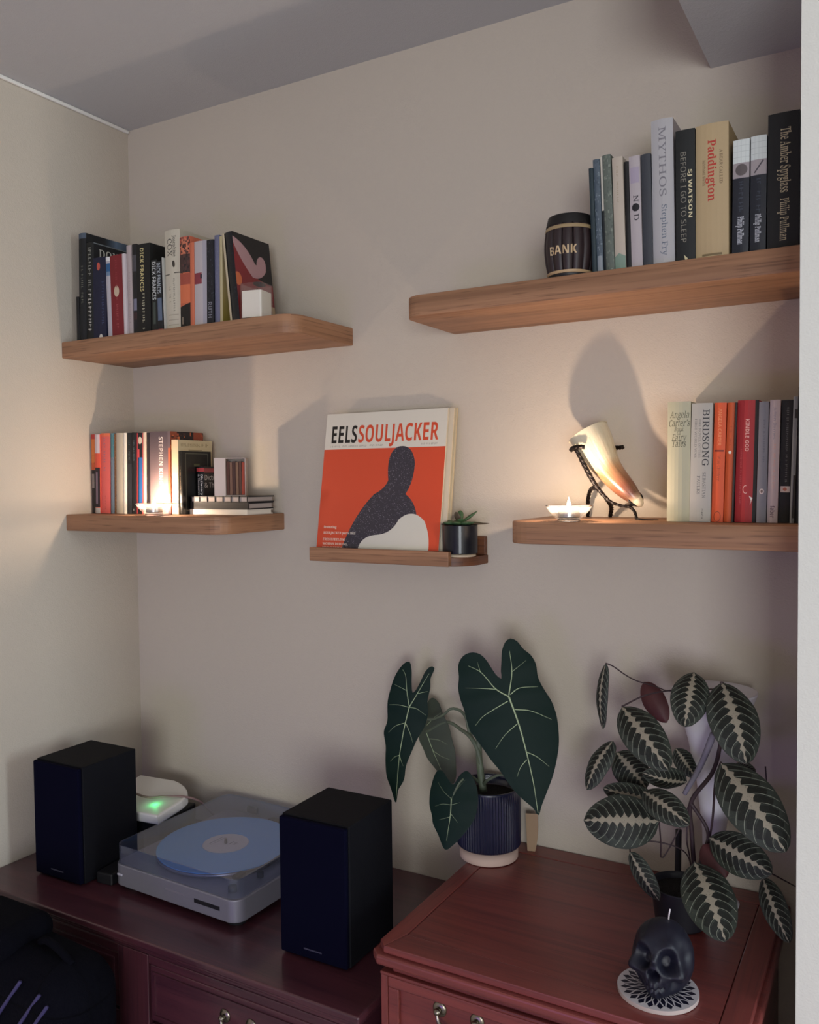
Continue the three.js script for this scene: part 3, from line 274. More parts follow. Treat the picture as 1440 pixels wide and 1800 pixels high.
  s1: { d: 0.14, hard: 1, color: '#b6b196', spine: (c, w, h) => { c.fillStyle = '#4e4c3c'; c.textAlign = 'center'; c.font = 'italic ' + w * 0.25 + 'px serif'; c.fillText('Angela', w * 0.52, h * 0.135); c.fillText("Carter's", w * 0.5, h * 0.205); c.font = 'italic ' + w * 0.17 + 'px serif'; c.fillText('Book', w * 0.5, h * 0.245); c.fillText('of', w * 0.5, h * 0.275); c.font = 'italic ' + w * 0.25 + 'px serif'; c.fillText('Fairy', w * 0.5, h * 0.325); c.fillText('Tales', w * 0.5, h * 0.375); }, label: 'wide cream hardback with slanted handwritten-style lettering, leftmost of the lower right row' },
  s2: { d: 0.13, color: '#aaa69f', spine: (c, w, h) => { down(c, w, h, 'BIRDSONG', 0.7, 0.05, 0.53, 0.42, '#24262c', serif); down(c, w, h, 'THE NOVEL OF THE', 0.42, 0.13, 0.46, 0.15, '#6b6b6c', serif); down(c, w, h, 'FIRST WORLD WAR', 0.23, 0.13, 0.46, 0.15, '#6b6b6c', serif); down(c, w, h, 'SEBASTIAN', 0.66, 0.58, 0.8, 0.2, '#55585c', serif); down(c, w, h, 'FAULKS', 0.4, 0.61, 0.77, 0.2, '#55585c', serif); marks(c, w * 0.6, h * 0.89, h * 0.08, w * 0.09, '#4a4a4c', 1); }, label: 'pale grey paperback with tall dark capitals' },
  s3: { d: 0.12, color: '#d4552a', spine: (c, w, h) => { down(c, w, h, 'ANGELA CARTER', 0.5, 0.05, 0.36, 0.42, '#e09064', sans); c.fillStyle = '#7a2c18'; c.fillRect(w * 0.1, h * 0.395, w * 0.8, 7); down(c, w, h, 'Wise Children', 0.5, 0.44, 0.66, 0.36, '#8a3a20', serif); c.strokeStyle = '#8a3a20'; c.lineWidth = 3; c.beginPath(); c.arc(w * 0.5, h * 0.955, w * 0.28, 0, 7); c.stroke(); }, label: 'bright orange paperback with a dark bar across its spine' },
  s4: { d: 0.12, color: '#bf4f20', spine: (c, w, h) => { marks(c, w * 0.5, h * 0.2, h * 0.16, w * 0.30, '#a03f1c', 1); c.fillStyle = '#e4d8cc'; c.beginPath(); c.ellipse(w * 0.5, h * 0.415, w * 0.2, h * 0.014, 0, 0, 7); c.fill(); }, label: 'thin deeper orange paperback with a small white emblem' },
  s5: { d: 0.115, color: '#1c1012', label: 'very thin black booklet between the orange and red paperbacks' },
  s6: { d: 0.13, hard: 1, color: '#a3262b', spine: (c, w, h) => { down(c, w, h, 'KINDLE GOD', 0.5, 0.15, 0.42, 0.26, '#d9a8a0'); marks(c, w * 0.24, h * 0.4, h * 0.45, w * 0.09, '#bf5c58', 1); c.fillStyle = '#150e10'; c.fillRect(w * 0.84, 0, w * 0.2, h); c.fillStyle = '#e6ddd6'; c.beginPath(); c.moveTo(w * 0.66, h * 0.78); c.lineTo(w * 0.84, h * 0.8); c.lineTo(w * 0.72, h * 0.86); c.lineTo(w * 0.76, h * 0.82); c.fill(); c.strokeStyle = '#d9a8a0'; c.lineWidth = 4; c.beginPath(); c.arc(w * 0.5, h * 0.73, w * 0.12, 1, 5); c.stroke(); }, label: 'thick red hardback with a black right edge and a white mark' },
  s7: { d: 0.12, color: '#74747e', spine: (c, w, h) => { marks(c, w * 0.6, h * 0.15, h * 0.35, w * 0.22, '#5a5a66', 1); c.fillStyle = '#c4b8b8'; c.beginPath(); c.ellipse(w * 0.5, h * 0.74, w * 0.24, h * 0.022, 0, 0, 7); c.fill(); c.fillStyle = '#6c5a58'; c.beginPath(); c.ellipse(w * 0.5, h * 0.74, w * 0.12, h * 0.014, 0, 0, 7); c.fill(); }, label: 'grey-blue paperback with a small oval emblem' },
  s8: { d: 0.12, color: '#b3a4a6', spine: (c, w, h) => { down(c, w, h, 'Julian Barnes', 0.5, 0.06, 0.32, 0.34, '#7c7c8c', sans); marks(c, w * 0.55, h * 0.36, h * 0.38, w * 0.24, '#c99c90', 1); down(c, w, h, 'faber', 0.5, 0.86, 0.96, 0.6, '#5c4c58'); }, label: 'pinkish white paperback with grey and pink lettering' },
  s9: { d: 0.12, color: '#151617', spine: (c, w, h) => { marks(c, w * 0.55, h * 0.06, h * 0.60, w * 0.22, '#6b6b6a', 1); c.fillStyle = '#cbbdb2'; c.fillRect(w * 0.1, h * 0.7, w * 0.85, h * 0.05); c.fillStyle = '#b06a58'; c.beginPath(); c.ellipse(w * 0.5, h * 0.725, w * 0.18, h * 0.014, 0, 0, 7); c.fill(); }, label: 'black paperback with a small white block low on its spine' },
  s10: { d: 0.12, color: '#6f7478', spine: (c, w, h) => { c.fillStyle = '#1b1b1e'; c.fillRect(w * 0.4, h * 0.1, w * 0.6, h * 0.07); c.fillRect(w * 0.5, h * 0.62, w * 0.5, h * 0.34); }, label: 'thin grey book at the right end of the lower right row' },
  s11: { d: 0.13, color: '#131214', label: 'tall black book at the right end, partly behind the pillar' },
};
const ROWS = [['UL', 'books on the upper left shelf', UL, 0.2], ['LL', 'books on the lower left shelf', LL, 0.155], ['UR', 'books on the upper right shelf', UR, 0.2], ['LR', 'books on the lower right shelf', LR, 0.155]];
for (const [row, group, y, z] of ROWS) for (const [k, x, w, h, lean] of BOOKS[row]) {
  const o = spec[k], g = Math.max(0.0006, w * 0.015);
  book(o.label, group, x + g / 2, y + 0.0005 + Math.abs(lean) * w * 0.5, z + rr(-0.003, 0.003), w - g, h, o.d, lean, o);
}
// the two leaning books beside the candle jar
book('thin dark book with a cream edge, leaning on the ochre-covered one', 'books on the upper left shelf', 0.5185, UL + 0.0012, 0.2, 0.0058, 0.196, 0.125, -0.1, { color: '#c2b396', board: '#1a1a1c' });
book('black book leaning left, its cover showing a red and pale pink picture on black', 'books on the upper left shelf', 0.5262, UL + 0.0016, 0.2, 0.0195, 0.197, 0.128, -0.096, {
  color: '#15161b', board: '#0e0d10', gloss: 1, spine: (c, w, h) => speckle(c, w, h, ['#22242c', '#2c303a', '#101116'], 80, 3, 12),
  front: (c, w, h) => { c.fillStyle = '#0d0c0f'; c.fillRect(0, 0, w, h); c.fillStyle = '#7c2026'; c.beginPath(); c.moveTo(0, h * 0.12); c.quadraticCurveTo(w * 0.3, h * 0.5, w, h * 0.5); c.lineTo(w, h); c.lineTo(0, h); c.fill(); c.fillStyle = '#a88488'; c.beginPath(); c.moveTo(0, h * 0.05); c.quadraticCurveTo(w * 0.35, h * 0.1, w * 0.55, h * 0.3); c.lineTo(w * 0.85, h * 0.34); c.quadraticCurveTo(w * 0.7, h * 0.48, w * 0.45, h * 0.46); c.quadraticCurveTo(w * 0.15, h * 0.3, 0, h * 0.12); c.fill(); c.beginPath(); c.ellipse(w * 0.72, h * 0.3, w * 0.13, h * 0.11, 0.2, 0, 7); c.fill(); c.fillStyle = '#c9683f'; c.beginPath(); c.ellipse(w * 0.05, h * 0.52, w * 0.1, h * 0.075, 0, 0, 7); c.fill(); c.fillStyle = '#b8a080'; c.fillRect(w * 0.9, h * 0.75, w * 0.1, h * 0.25); c.fillStyle = '#2a0f12'; c.beginPath(); c.ellipse(w * 0.62, h * 0.52, w * 0.18, h * 0.03, -0.1, 0, 7); c.fill(); } });
// the right part of the lower left shelf: an upright black book, a flat pile, a dictionary and a slipcase on it
book('black paperback with a thin framed cover, in front of the cream one', 'books on the lower left shelf', 0.3052, LL + 0.0005, 0.15, 0.0115, 0.151, 0.1, 0, { color: '#15130f', board: '#0d0e0d', gloss: 1, spine: (c, w, h) => marks(c, w * 0.5, h * 0.25, h * 0.35, w * 0.30, '#7a6a58', 1), front: (c, w, h) => { c.strokeStyle = '#5a5a4c'; c.lineWidth = 5; c.strokeRect(w * 0.12, h * 0.04, w * 0.76, h * 0.9); c.fillStyle = '#4a4a30'; c.fillRect(w * 0.4, h * 0.2, w * 0.2, h * 0.04); } });
function flatBook(label, x0, x1, y0, y1, z0, z1, coverMat, pageMat, o = {}) {
  const b = thing('book', label, 'book', [(x0 + x1) / 2, y0, z1], o.turn || 0, 'books on the lower left shelf'), w = x1 - x0, h = y1 - y0, d = z1 - z0, t = 0.0024;
  part(b, 'cover', merge([span(-w / 2, w / 2, 0, t, -d, 0), span(-w / 2, w / 2, h - t, h, -d, 0), ...(o.open ? [] : [span(-w / 2, w / 2, t, h - t, -0.003, 0)])]), coverMat);
  part(b, 'pages', span(-w / 2 + 0.003, w / 2 - 0.003, t, h - t, -d + 0.003, o.open ? -0.0015 : -0.003), pageMat);
  if (o.stitch) for (let i = 0; i < o.stitch; i++) { const x = -w / 2 + 0.004 + ((w - 0.008) * i) / (o.stitch - 1); part(b, 'stitch', span(x - 0.0008, x + 0.0008, 0, h, -0.004, 0.0008), M.black); }
  return b;
}
const greyPages = std({ color: 0xa79c98, roughness: 0.9 });
flatBook('white notebook lying flat at the bottom of the pile', 0.3185, 0.496, LL + 0.0003, LL + 0.0125, 0.035, 0.128, std({ color: 0xd9d2c8, roughness: 0.6 }), M.pagesWhite);
flatBook('black hardback notebook with grey pages, second in the flat pile', 0.3195, 0.498, LL + 0.0128, LL + 0.0285, 0.035, 0.1265, M.black, greyPages);
flatBook('black notebook with an exposed stitched spine, topmost of the flat pile', 0.3195, 0.499, LL + 0.0288, LL + 0.0435, 0.033, 0.1265, M.black, greyPages, { open: 1, stitch: 8 });
const PILE = LL + 0.0438;
book('small black dictionary with a red block, standing on the flat pile', 'books on the lower left shelf', 0.3188, PILE, 0.104, 0.0235, 0.0705, 0.06, 0, { color: '#101014', gloss: 1, spine: (c, w, h) => { c.fillStyle = '#c0484a'; c.fillRect(0, h * 0.04, w, h * 0.13); down(c, w, h, 'Dictionary', 0.7, 0.26, 0.98, 0.4, '#e2ded8'); down(c, w, h, '& Thesaurus', 0.3, 0.26, 0.98, 0.34, '#cfcac4'); }, front: (c, w, h) => { c.fillStyle = '#101014'; c.fillRect(0, 0, w, h); c.fillStyle = '#8c3a3e'; c.fillRect(0, h * 0.06, w * 0.9, h * 0.14); c.fillStyle = '#b8b4b0'; c.font = '120px sans-serif'; c.fillText('Dictionary', 6, h * 0.46); c.fillText('& Thesaurus', 6, h * 0.72); } });
{
  const s = thing('slipcase', 'small pale slipcase standing open on the flat pile, full of thin brown and red booklets', 'box', [0.4438, PILE, 0.1065], 0.6), w = 0.048, h = 0.089, d = 0.04;
  const card = std({ color: 0xb9aaa2, roughness: 0.8 });
  part(s, 'case', merge([span(-w / 2, -w / 2 + 0.002, 0, h, -d, 0), span(w / 2 - 0.002, w / 2, 0, h, -d, 0), span(-w / 2 + 0.002, w / 2 - 0.002, 0, 0.002, -d, 0), span(-w / 2 + 0.002, w / 2 - 0.002, h - 0.002, h, -d, 0), span(-w / 2, w / 2, 0, h, -d - 0.002, -d)]), card);
  const flap = part(s, 'flap', box(0.026, h, 0.002, -0.013, h / 2, 0), std({ color: 0xd8c8c0, roughness: 0.8 })); flap.position.set(-w / 2 + 0.001, 0, 0.001); flap.rotation.y = -0.07;
  const cols = [0x5a3326, 0x7c5a48, 0x4a2c24, 0x86644c, 0x5c3a2c, 0xa8442e];
  for (let i = 0; i < 6; i++) { const b = thing('booklet', ['darkest brown booklet, leftmost in the slipcase', 'tan-brown booklet second from left in the slipcase', 'deep brown booklet third from left in the slipcase', 'light brown booklet third from right in the slipcase', 'mid brown booklet second from right in the slipcase', 'red booklet, rightmost in the slipcase'][i], 'booklet', [0, 0, 0], 0, 'booklets in the slipcase');
    const x = -w / 2 + 0.0062 + i * 0.0071; b.position.copy(s.position); b.rotation.copy(s.rotation);
    part(b, 'cover', merge([span(x - 0.0033, x - 0.0028, 0.0025, h - 0.008 - (i % 2) * 0.002, -d + 0.004, -0.005), span(x + 0.0028, x + 0.0033, 0.0025, h - 0.008 - (i % 2) * 0.002, -d + 0.004, -0.005), span(x - 0.0033, x + 0.0033, 0.0025, h - 0.008 - (i % 2) * 0.002, -0.0056, -0.005)]), std({ color: cols[i], roughness: 0.7 }));
    part(b, 'pages', span(x - 0.0027, x + 0.0027, 0.003, h - 0.009 - (i % 2) * 0.002, -d + 0.005, -0.006), M.pages); }
}

// ---------------------------------------------------------------- candles
const glass = phy({ color: 0xffffff, roughness: 0.02, transmission: 1, ior: 1.45, thickness: 0 });
const thinGlass = phy({ color: 0xffffff, roughness: 0.05, transmission: 0.95, ior: 1.5, thickness: 0 }), solidGlass = phy({ color: 0xffffff, roughness: 0.03, transmission: 1, ior: 1.5, thickness: 0.004 });
const wax = std({ color: 0xe6dfd2, roughness: 0.55 });
{
  const j = thing('candle_jar', 'square glass jar filled with white candle wax, unlit', 'candle', [0.5805, UL + 0.0004, 0.184], 0.17), a = 0.0268, h = 0.078;
  const wallShape = new THREE.Shape(); const rr_ = (s, k, r) => { s.moveTo(-k + r, -k); s.lineTo(k - r, -k); s.absarc(k - r, -k + r, r, -Math.PI / 2, 0); s.lineTo(k, k - r); s.absarc(k - r, k - r, r, 0, Math.PI / 2); s.lineTo(-k + r, k); s.absarc(-k + r, k - r, r, Math.PI / 2, Math.PI); s.lineTo(-k, -k + r); s.absarc(-k + r, -k + r, r, Math.PI, Math.PI * 1.5); return s; };
  rr_(wallShape, a, 0.006); wallShape.holes.push(rr_(new THREE.Path(), a - 0.0025, 0.004));
  part(j, 'jar', merge([new THREE.ExtrudeGeometry(wallShape, { depth: h, bevelEnabled: false, curveSegments: 6 }).rotateX(-Math.PI / 2), new THREE.ExtrudeGeometry(rr_(new THREE.Shape(), a, 0.006), { depth: 0.004, bevelEnabled: false, curveSegments: 6 }).rotateX(-Math.PI / 2)]), glass);
  part(j, 'wax', new THREE.ExtrudeGeometry(rr_(new THREE.Shape(), a - 0.0027, 0.004), { depth: 0.057, bevelEnabled: false, curveSegments: 6 }).rotateX(-Math.PI / 2).translate(0, 0.0045, 0), wax);
  part(j, 'wick', sweep([[0, 0.06, 0], [0.0005, 0.066, 0], [0.002, 0.071, 0]], 0.0009, 6, 6), M.black);
}
function tealight(label, x, y, z, r, power) {
  const t = thing('tealight_dish', label, 'candle', [x, y, z], 0, 'lit tealights in glass dishes');
  const dish = part(t, 'glass_dish', lathe([[r * 0.46, 0.003], [r * 0.58, 0.0065], [r * 0.85, 0.018], [r * 0.975, 0.0262], [r * 0.94, 0.0262], [r * 0.8, 0.0195], [r * 0.5, 0.0085]]), thinGlass);
  part(dish, 'rim', lathe([[r * 0.94, 0.0266], [r * 0.985, 0.0266], [r, 0.0278], [r * 0.985, 0.0288], [r * 0.95, 0.0282], [r * 0.94, 0.0266]]), solidGlass);
  part(dish, 'base', lathe([[0, 0], [r * 0.47, 0], [r * 0.5, 0.0015], [r * 0.45, 0.0062], [0, 0.0062]]), solidGlass);
  part(t, 'metal_cup', lathe([[0, 0.007], [0.0185, 0.007], [0.019, 0.0085], [0.019, 0.0205], [0.0195, 0.021], [0.0185, 0.0208], [0.0183, 0.009], [0, 0.009]], 32), std({ color: 0xb9b6b2, roughness: 0.3, metalness: 1 }));
  part(t, 'wax', lathe([[0, 0.0095], [0.0178, 0.0095], [0.0178, 0.0175], [0.014, 0.0168], [0, 0.0166]], 32), std({ color: 0xf0e2c8, roughness: 0.35 }));
  part(t, 'wick', sweep([[0, 0.0165, 0], [0, 0.021, 0], [0.0008, 0.0245, 0]], 0.0007, 6, 6), M.black);
  const fl = part(t, 'flame', lathe([[0.0002, 0.0215], [0.0022, 0.023], [0.0036, 0.0265], [0.0037, 0.0295], [0.0026, 0.0345], [0.0012, 0.0395], [0.0002, 0.043]], 16), std({ color: 0x000000, roughness: 1, emissive: new THREE.Color(1, 0.82, 0.55), emissiveIntensity: 14 }));
  fl.castShadow = false;
  const l = new THREE.PointLight(CANDLE_COLOR, CANDLE * power, 0, 2); l.name = 'flame_light'; l.position.set(x, y + 0.031, z); l.castShadow = true; l.shadow.radius = 0.25; scene.add(l);
}
tealight('glass dish with a lit tealight in front of the lower left books', 0.2805, LL + 0.0003, 0.2045, 0.043, 0.82);
tealight('glass dish with a lit tealight left of the horn', 1.2903, LR + 0.0003, 0.1995, 0.041, 0.97);

// ---------------------------------------------------------------- horn on its stand
{
  const A = V([1.285, 1.606, 0.075]), B = V([1.382, 1.478, 0.09]), mid = V([1.324, 1.5385, 0.078]);
  const hc = document.createElement('canvas'); hc.width = 512; hc.height = 256; const c = hc.getContext('2d');
  const g = c.createLinearGradient(0, 0, 512, 0); g.addColorStop(0, '#d6cdb4'); g.addColorStop(0.42, '#d2c4a6'); g.addColorStop(0.56, '#b88a62'); g.addColorStop(0.8, '#7c4a36'); g.addColorStop(0.93, '#5c3a30'); g.addColorStop(1, '#c9b49c'); c.fillStyle = g; c.fillRect(0, 0, 512, 256);
  for (let i = 0; i < 420; i++) { const y = rnd() * 256, x = rnd() * 512; c.globalAlpha = rr(0.05, 0.22); c.fillStyle = ['#efe6d0', '#8c6a48', '#6a4a34', '#c8b48c'][i % 4]; c.fillRect(x, y, rr(30, 150), rr(0.8, 3)); }
  c.globalAlpha = 0.5; c.fillStyle = '#8a6c4a'; c.beginPath(); c.moveTo(0, 60); c.quadraticCurveTo(200, 70, 330, 110); c.lineTo(330, 118); c.quadraticCurveTo(180, 90, 0, 84); c.fill(); c.globalAlpha = 1;
  const ht = new THREE.CanvasTexture(hc); ht.colorSpace = THREE.SRGBColorSpace; ht.wrapT = THREE.RepeatWrapping;
  const hornMat = phy({ map: ht, roughness: 0.32, clearcoat: 0.4, clearcoatRoughness: 0.25 });
  const t = thing('drinking_horn', 'pale horn with a brown pointed end, resting in the black iron stand', 'horn');
  const R = (s) => 0.031 * Math.pow(1 - s, 0.75) + 0.0095 + 0.0015 * Math.sin(s * 9);
  const outer = sweep([A, mid, B], R, 40, 28, (a) => 1 + 0.05 * Math.cos(2 * a), false);
  const axis = new THREE.CatmullRomCurve3([A, mid, B], false, 'centripetal'), inner = sweep([0, 0.08, 0.16, 0.24, 0.32].map((q) => axis.getPointAt(q)), (s) => R(s * 0.32) * (0.93 - 0.25 * s), 16, 28, (a) => 1 + 0.05 * Math.cos(2 * a), false);
  { const ix = inner.index.array; for (let i = 0; i < ix.length; i += 3) { const k = ix[i]; ix[i] = ix[i + 1]; ix[i + 1] = k; } inner.computeVertexNormals(); }
  part(t, 'horn_body', outer, hornMat); part(t, 'horn_rim', new THREE.TorusGeometry(R(0) * 0.965, 0.0012, 8, 40).applyQuaternion(new THREE.Quaternion().setFromUnitVectors(new THREE.Vector3(0, 0, 1), axis.getTangentAt(0))).translate(A.x, A.y, A.z), std({ color: 0xc9bfa6, roughness: 0.5 })); part(t, 'hollow', inner, std({ color: 0xb7ab92, roughness: 0.7 }));
  const dir = B.clone().sub(mid).normalize();
  part(t, 'tip', sweep([B.clone().addScaledVector(dir, -0.003), B.clone().addScaledVector(dir, 0.008), B.clone().addScaledVector(dir, 0.014)], (s) => 0.0105 * Math.sqrt(Math.max(0.02, 1 - s * s)), 10, 20), std({ color: 0xcdbda4, roughness: 0.45 }));
  const s = thing('horn_stand', 'twisted black iron stand with splayed feet, holding the horn', 'stand');
  const tw = (k) => (a, q) => 1 + 0.16 * Math.cos(4 * a + q * k);
  const iron = (name, pts, r, k = 60) => part(s, name, sweep(pts, r, 60, 16, tw(k)), M.iron);
  iron('rod', [[1.2767, 1.5740, 0.1205], [1.2877, 1.5510, 0.1155], [1.3022, 1.5210, 0.1105], [1.3147, 1.4995, 0.1055], [1.3367, 1.4770, 0.1055], [1.3567, 1.4695, 0.1055], [1.3727, 1.4670, 0.1055], [1.3827, 1.4590, 0.1105], [1.3882, 1.4475, 0.1185]], (q) => 0.0026 + 0.0018 * Math.sin(Math.PI * Math.min(1, q * 1.3 + 0.15)), 110);
  iron('leg', [[1.3127, 1.5010, 0.1065], [1.3017, 1.5020, 0.0955], [1.2877, 1.4955, 0.0705], [1.2737, 1.4770, 0.0405], [1.2657, 1.4455, 0.0180]], 0.0036);
  iron('leg', [[1.3297, 1.4820, 0.1055], [1.3267, 1.4730, 0.0755], [1.3197, 1.4610, 0.0405], [1.3107, 1.4455, 0.0180]], 0.0038);
  part(s, 'tail', sweep([[1.3872, 1.4465, 0.1185], [1.3927, 1.4462, 0.1235], [1.4067, 1.4450, 0.1255], [1.4287, 1.4450, 0.1235]], (q) => 0.0022 * (1 - q * 0.7), 16, 8), M.iron);
  part(s, 'cross_bar', sweep([[1.2647, 1.5730, 0.1105], [1.2717, 1.5755, 0.1215], [1.2877, 1.5775, 0.1275], [1.2952, 1.5770, 0.1255]], 0.0042, 24, 12, tw(30)), M.iron);
  part(s, 'cross_bar', sweep([[1.3307, 1.5770, 0.0555], [1.3407, 1.5765, 0.0605], [1.3492, 1.5770, 0.0655]], 0.0038, 16, 12, tw(20)), M.iron);
  part(s, 'cross_bar', sweep([[1.2687, 1.5740, 0.1135], [1.2807, 1.5730, 0.0705], [1.3047, 1.5735, 0.0435], [1.3307, 1.5765, 0.0555]], 0.003, 24, 12, tw(30)), M.iron);
  part(s, 'ring', new THREE.TorusGeometry(0.0125, 0.0021, 10, 32).rotateY(0.5).rotateX(-0.35).translate(1.3795, 1.482, 0.0925), M.iron);
  part(s, 'ring_bracket', sweep([[1.3647, 1.4690, 0.1045], [1.3707, 1.4695, 0.0985], [1.3777, 1.4710, 0.0945]], 0.0022, 8, 8), M.iron);
}

// ---------------------------------------------------------------- barrel money box
{
  const b = thing('barrel_money_box', 'small dark wooden barrel with carved pale letters, standing on the upper right shelf', 'barrel', [1.2882, UR + 0.0004, 0.183], 0);
  const bc = document.createElement('canvas'); bc.width = 1024; bc.height = 512; const c = bc.getContext('2d');
  c.fillStyle = '#2c1f21'; c.fillRect(0, 0, 1024, 512);
  for (let i = 0; i < 900; i++) { c.globalAlpha = 0.25; c.fillStyle = ['#3c2b2c', '#1c1414', '#4a3534'][i % 3]; c.fillRect(rnd() * 1024, rnd() * 512, rr(1, 3), rr(20, 120)); }
  c.globalAlpha = 1; c.fillStyle = '#d0b48c'; c.font = 'bold 96px sans-serif'; c.textAlign = 'center'; c.fillText('BANK', 512, 335);
  const bt = new THREE.CanvasTexture(bc); bt.colorSpace = THREE.SRGBColorSpace; bt.wrapS = THREE.RepeatWrapping;
  const h = 0.108, prof = (v) => 0.0365 + 0.0082 * Math.sin(Math.PI * v), N = 14;
  for (let k = 0; k < N; k++) {                                       // staves, each its own piece
    const a0 = (k / N) * Math.PI * 2 + 0.012, a1 = ((k + 1) / N) * Math.PI * 2 - 0.012, pos = [], uv = [], idx = [], S = 12, P = [[0, 0.86], [0.05, 1], [0.5, 1.008], [0.95, 1], [1, 0.86]];
    for (let i = 0; i <= S; i++) for (const [u, m] of P) { const v = i / S, a = a0 + (a1 - a0) * u, r = prof(v) * m; pos.push(Math.sin(a) * r, v * h, Math.cos(a) * r); uv.push(0.5 + (a > Math.PI ? a - 2 * Math.PI : a) / (2 * Math.PI) * 1.35, v); }
    for (let i = 0; i < S; i++) for (let j = 0; j < 4; j++) { const a = i * 5 + j, d = a + 5; idx.push(a, a + 1, d, d, a + 1, d + 1); }
    const g = new THREE.BufferGeometry(); g.setAttribute('position', new THREE.Float32BufferAttribute(pos, 3)); g.setAttribute('uv', new THREE.Float32BufferAttribute(uv, 2)); g.setIndex(idx); g.computeVertexNormals();
    part(b, 'stave', g, std({ map: bt, roughness: 0.5 }));
  }
  const band = (v0, v1, col) => part(b, 'hoop', lathe([[prof(v0) + 0.0002, v0 * h], [prof(v0) + 0.0012, v0 * h + 0.0005], [prof(v1) + 0.0012, v1 * h - 0.0005], [prof(v1) + 0.0002, v1 * h]]), std({ color: col, roughness: 0.5 }));
  band(0.76, 0.82, 0xa08a66); band(0.84, 1.0, 0x14100f); band(0.0, 0.05, 0x14100f); band(0.055, 0.1, 0xb89a74);
  part(b, 'lid', lathe([[0, h - 0.004], [0.0335, h - 0.004], [0.0355, h - 0.002], [0.036, h]], 32), std({ color: 0x1a1213, roughness: 0.5 }));
  b.rotation.y = 0.02;
}

// ---------------------------------------------------------------- record ledge with sleeves and a small succulent
{
  const o = thing('picture_ledge', 'short oak ledge on the middle of the back wall, holding record sleeves', 'shelf', [0, 0, 0]);
  const s = new THREE.Shape(), x0 = 0.655, x1 = 1.042, d = 0.1, r = 0.062; s.moveTo(x0, 0); s.lineTo(x1, 0); s.lineTo(x1, d - r); s.absarc(x1 - r, d - r, r, 0, Math.PI / 2); s.lineTo(x0, d);
  const g = new THREE.ExtrudeGeometry(s, { depth: 0.016, bevelEnabled: true, bevelSize: 0.001, bevelThickness: 0.001, bevelOffset: -0.001, bevelSegments: 1, curveSegments: 16 }).rotateX(Math.PI / 2).translate(0, 1.3595, 0);
  part(o, 'base_board', metreUV(g), M.walnut, 'darker brown base board');
  part(o, 'front_lip', metreUV(span(x0, 1.003, 1.3427, 1.373, 0.0945, 0.108, 0.0015), 'x', 0.2, 0.13), M.oak);
  part(o, 'back_board', metreUV(span(x0, x1 - 0.001, 1.3605, 1.4, 0.0005, 0.013, 0.0015)), M.walnut);
}
const LEDGE = 1.3605;
const artC = document.createElement('canvas'); artC.width = artC.height = 1024;
{ // printed front: white band with the lettering, red field, plain dark and pale shapes in place of the portrait
  const c = artC.getContext('2d'); c.fillStyle = '#d6d1c4'; c.fillRect(0, 0, 1024, 1024); c.fillStyle = '#cf4a2a'; c.fillRect(0, 268, 1024, 756);
  const word = (t, x, w, col) => { c.save(); c.fillStyle = col; c.font = 'bold 175px sans-serif'; c.translate(x, 220); const m = c.measureText(t).width; c.scale(w / m, 1); c.fillText(t, 0, 0); c.restore(); };
  word('EELS', 48, 238, '#14120f'); word('SOULJACKER', 290, 672, '#cf4a2a');
  c.fillStyle = '#8a857a'; marks(c, 50, 246, 470, 15, '#8a857a'); marks(c, 830, 246, 130, 15, '#8a857a');
  c.fillStyle = '#34303a'; c.beginPath(); c.moveTo(215, 1024); c.quadraticCurveTo(300, 760, 470, 600); c.quadraticCurveTo(560, 560, 580, 500); c.quadraticCurveTo(545, 300, 640, 262); c.quadraticCurveTo(760, 235, 790, 380); c.quadraticCurveTo(790, 520, 730, 600); c.quadraticCurveTo(830, 660, 840, 800); c.lineTo(840, 1024); c.fill();
  c.save(); c.clip(); speckle(c, 1024, 1024, ['#4c4854', '#6a6670', '#25222a', '#8a8690'], 7000, 2, 6); c.restore();
  c.fillStyle = '#d3d0c4'; c.beginPath(); c.moveTo(360, 1024); c.quadraticCurveTo(370, 900, 520, 890); c.quadraticCurveTo(640, 880, 690, 780); c.quadraticCurveTo(800, 690, 900, 790); c.quadraticCurveTo(960, 900, 940, 1024); c.fill();
  c.fillStyle = '#e0d6c8'; c.font = 'bold 24px serif'; for (const [t, y] of [['featuring', 850], ['SOULJACKER parts I&II', 892], ['FRESH FEELING', 940], ['WOMAN DRIVING,', 972], ['MAN SLEEPING', 1000]]) c.fillText(t, 52, y);
}
const artTex = new THREE.CanvasTexture(artC); artTex.colorSpace = THREE.SRGBColorSpace; artTex.anisotropy = 8;
function sleeve(label, x, zb, zt, wd, col, art) {
  const L = 0.3145, lean = Math.asin((zb - zt) / L), s = thing('record_sleeve', label, 'record sleeve', [x, LEDGE + 0.0004 + wd * Math.sin(lean), zb], 0, 'record sleeves on the ledge'); s.rotation.x = -lean;
  const card = std({ color: col, roughness: 0.6 });
  part(s, 'sleeve', span(0, 0.3105, 0, L, -wd, -0.0004), card);
  if (art) { const p = new THREE.PlaneGeometry(0.3105, L).translate(0.3105 / 2, L / 2, 0); const m = box(0.3105, L, 0.0004, 0.3105 / 2, L / 2, -0.0002); part(s, 'printed_front', m, [card, card, card, card, std({ map: artTex, roughness: 0.45 }), card]); }
  return s;
}
sleeve('red and white record sleeve with bold lettering, frontmost on the ledge', 0.656, 0.0835, 0.031, 0.005, 0xcfc6b4, true);
sleeve('cream record sleeve directly behind the red one', 0.6665, 0.0745, 0.0235, 0.005, 0xd0c3ac);
sleeve('rearmost cream record sleeve on the ledge', 0.6695, 0.0655, 0.0165, 0.006, 0xc4b596);
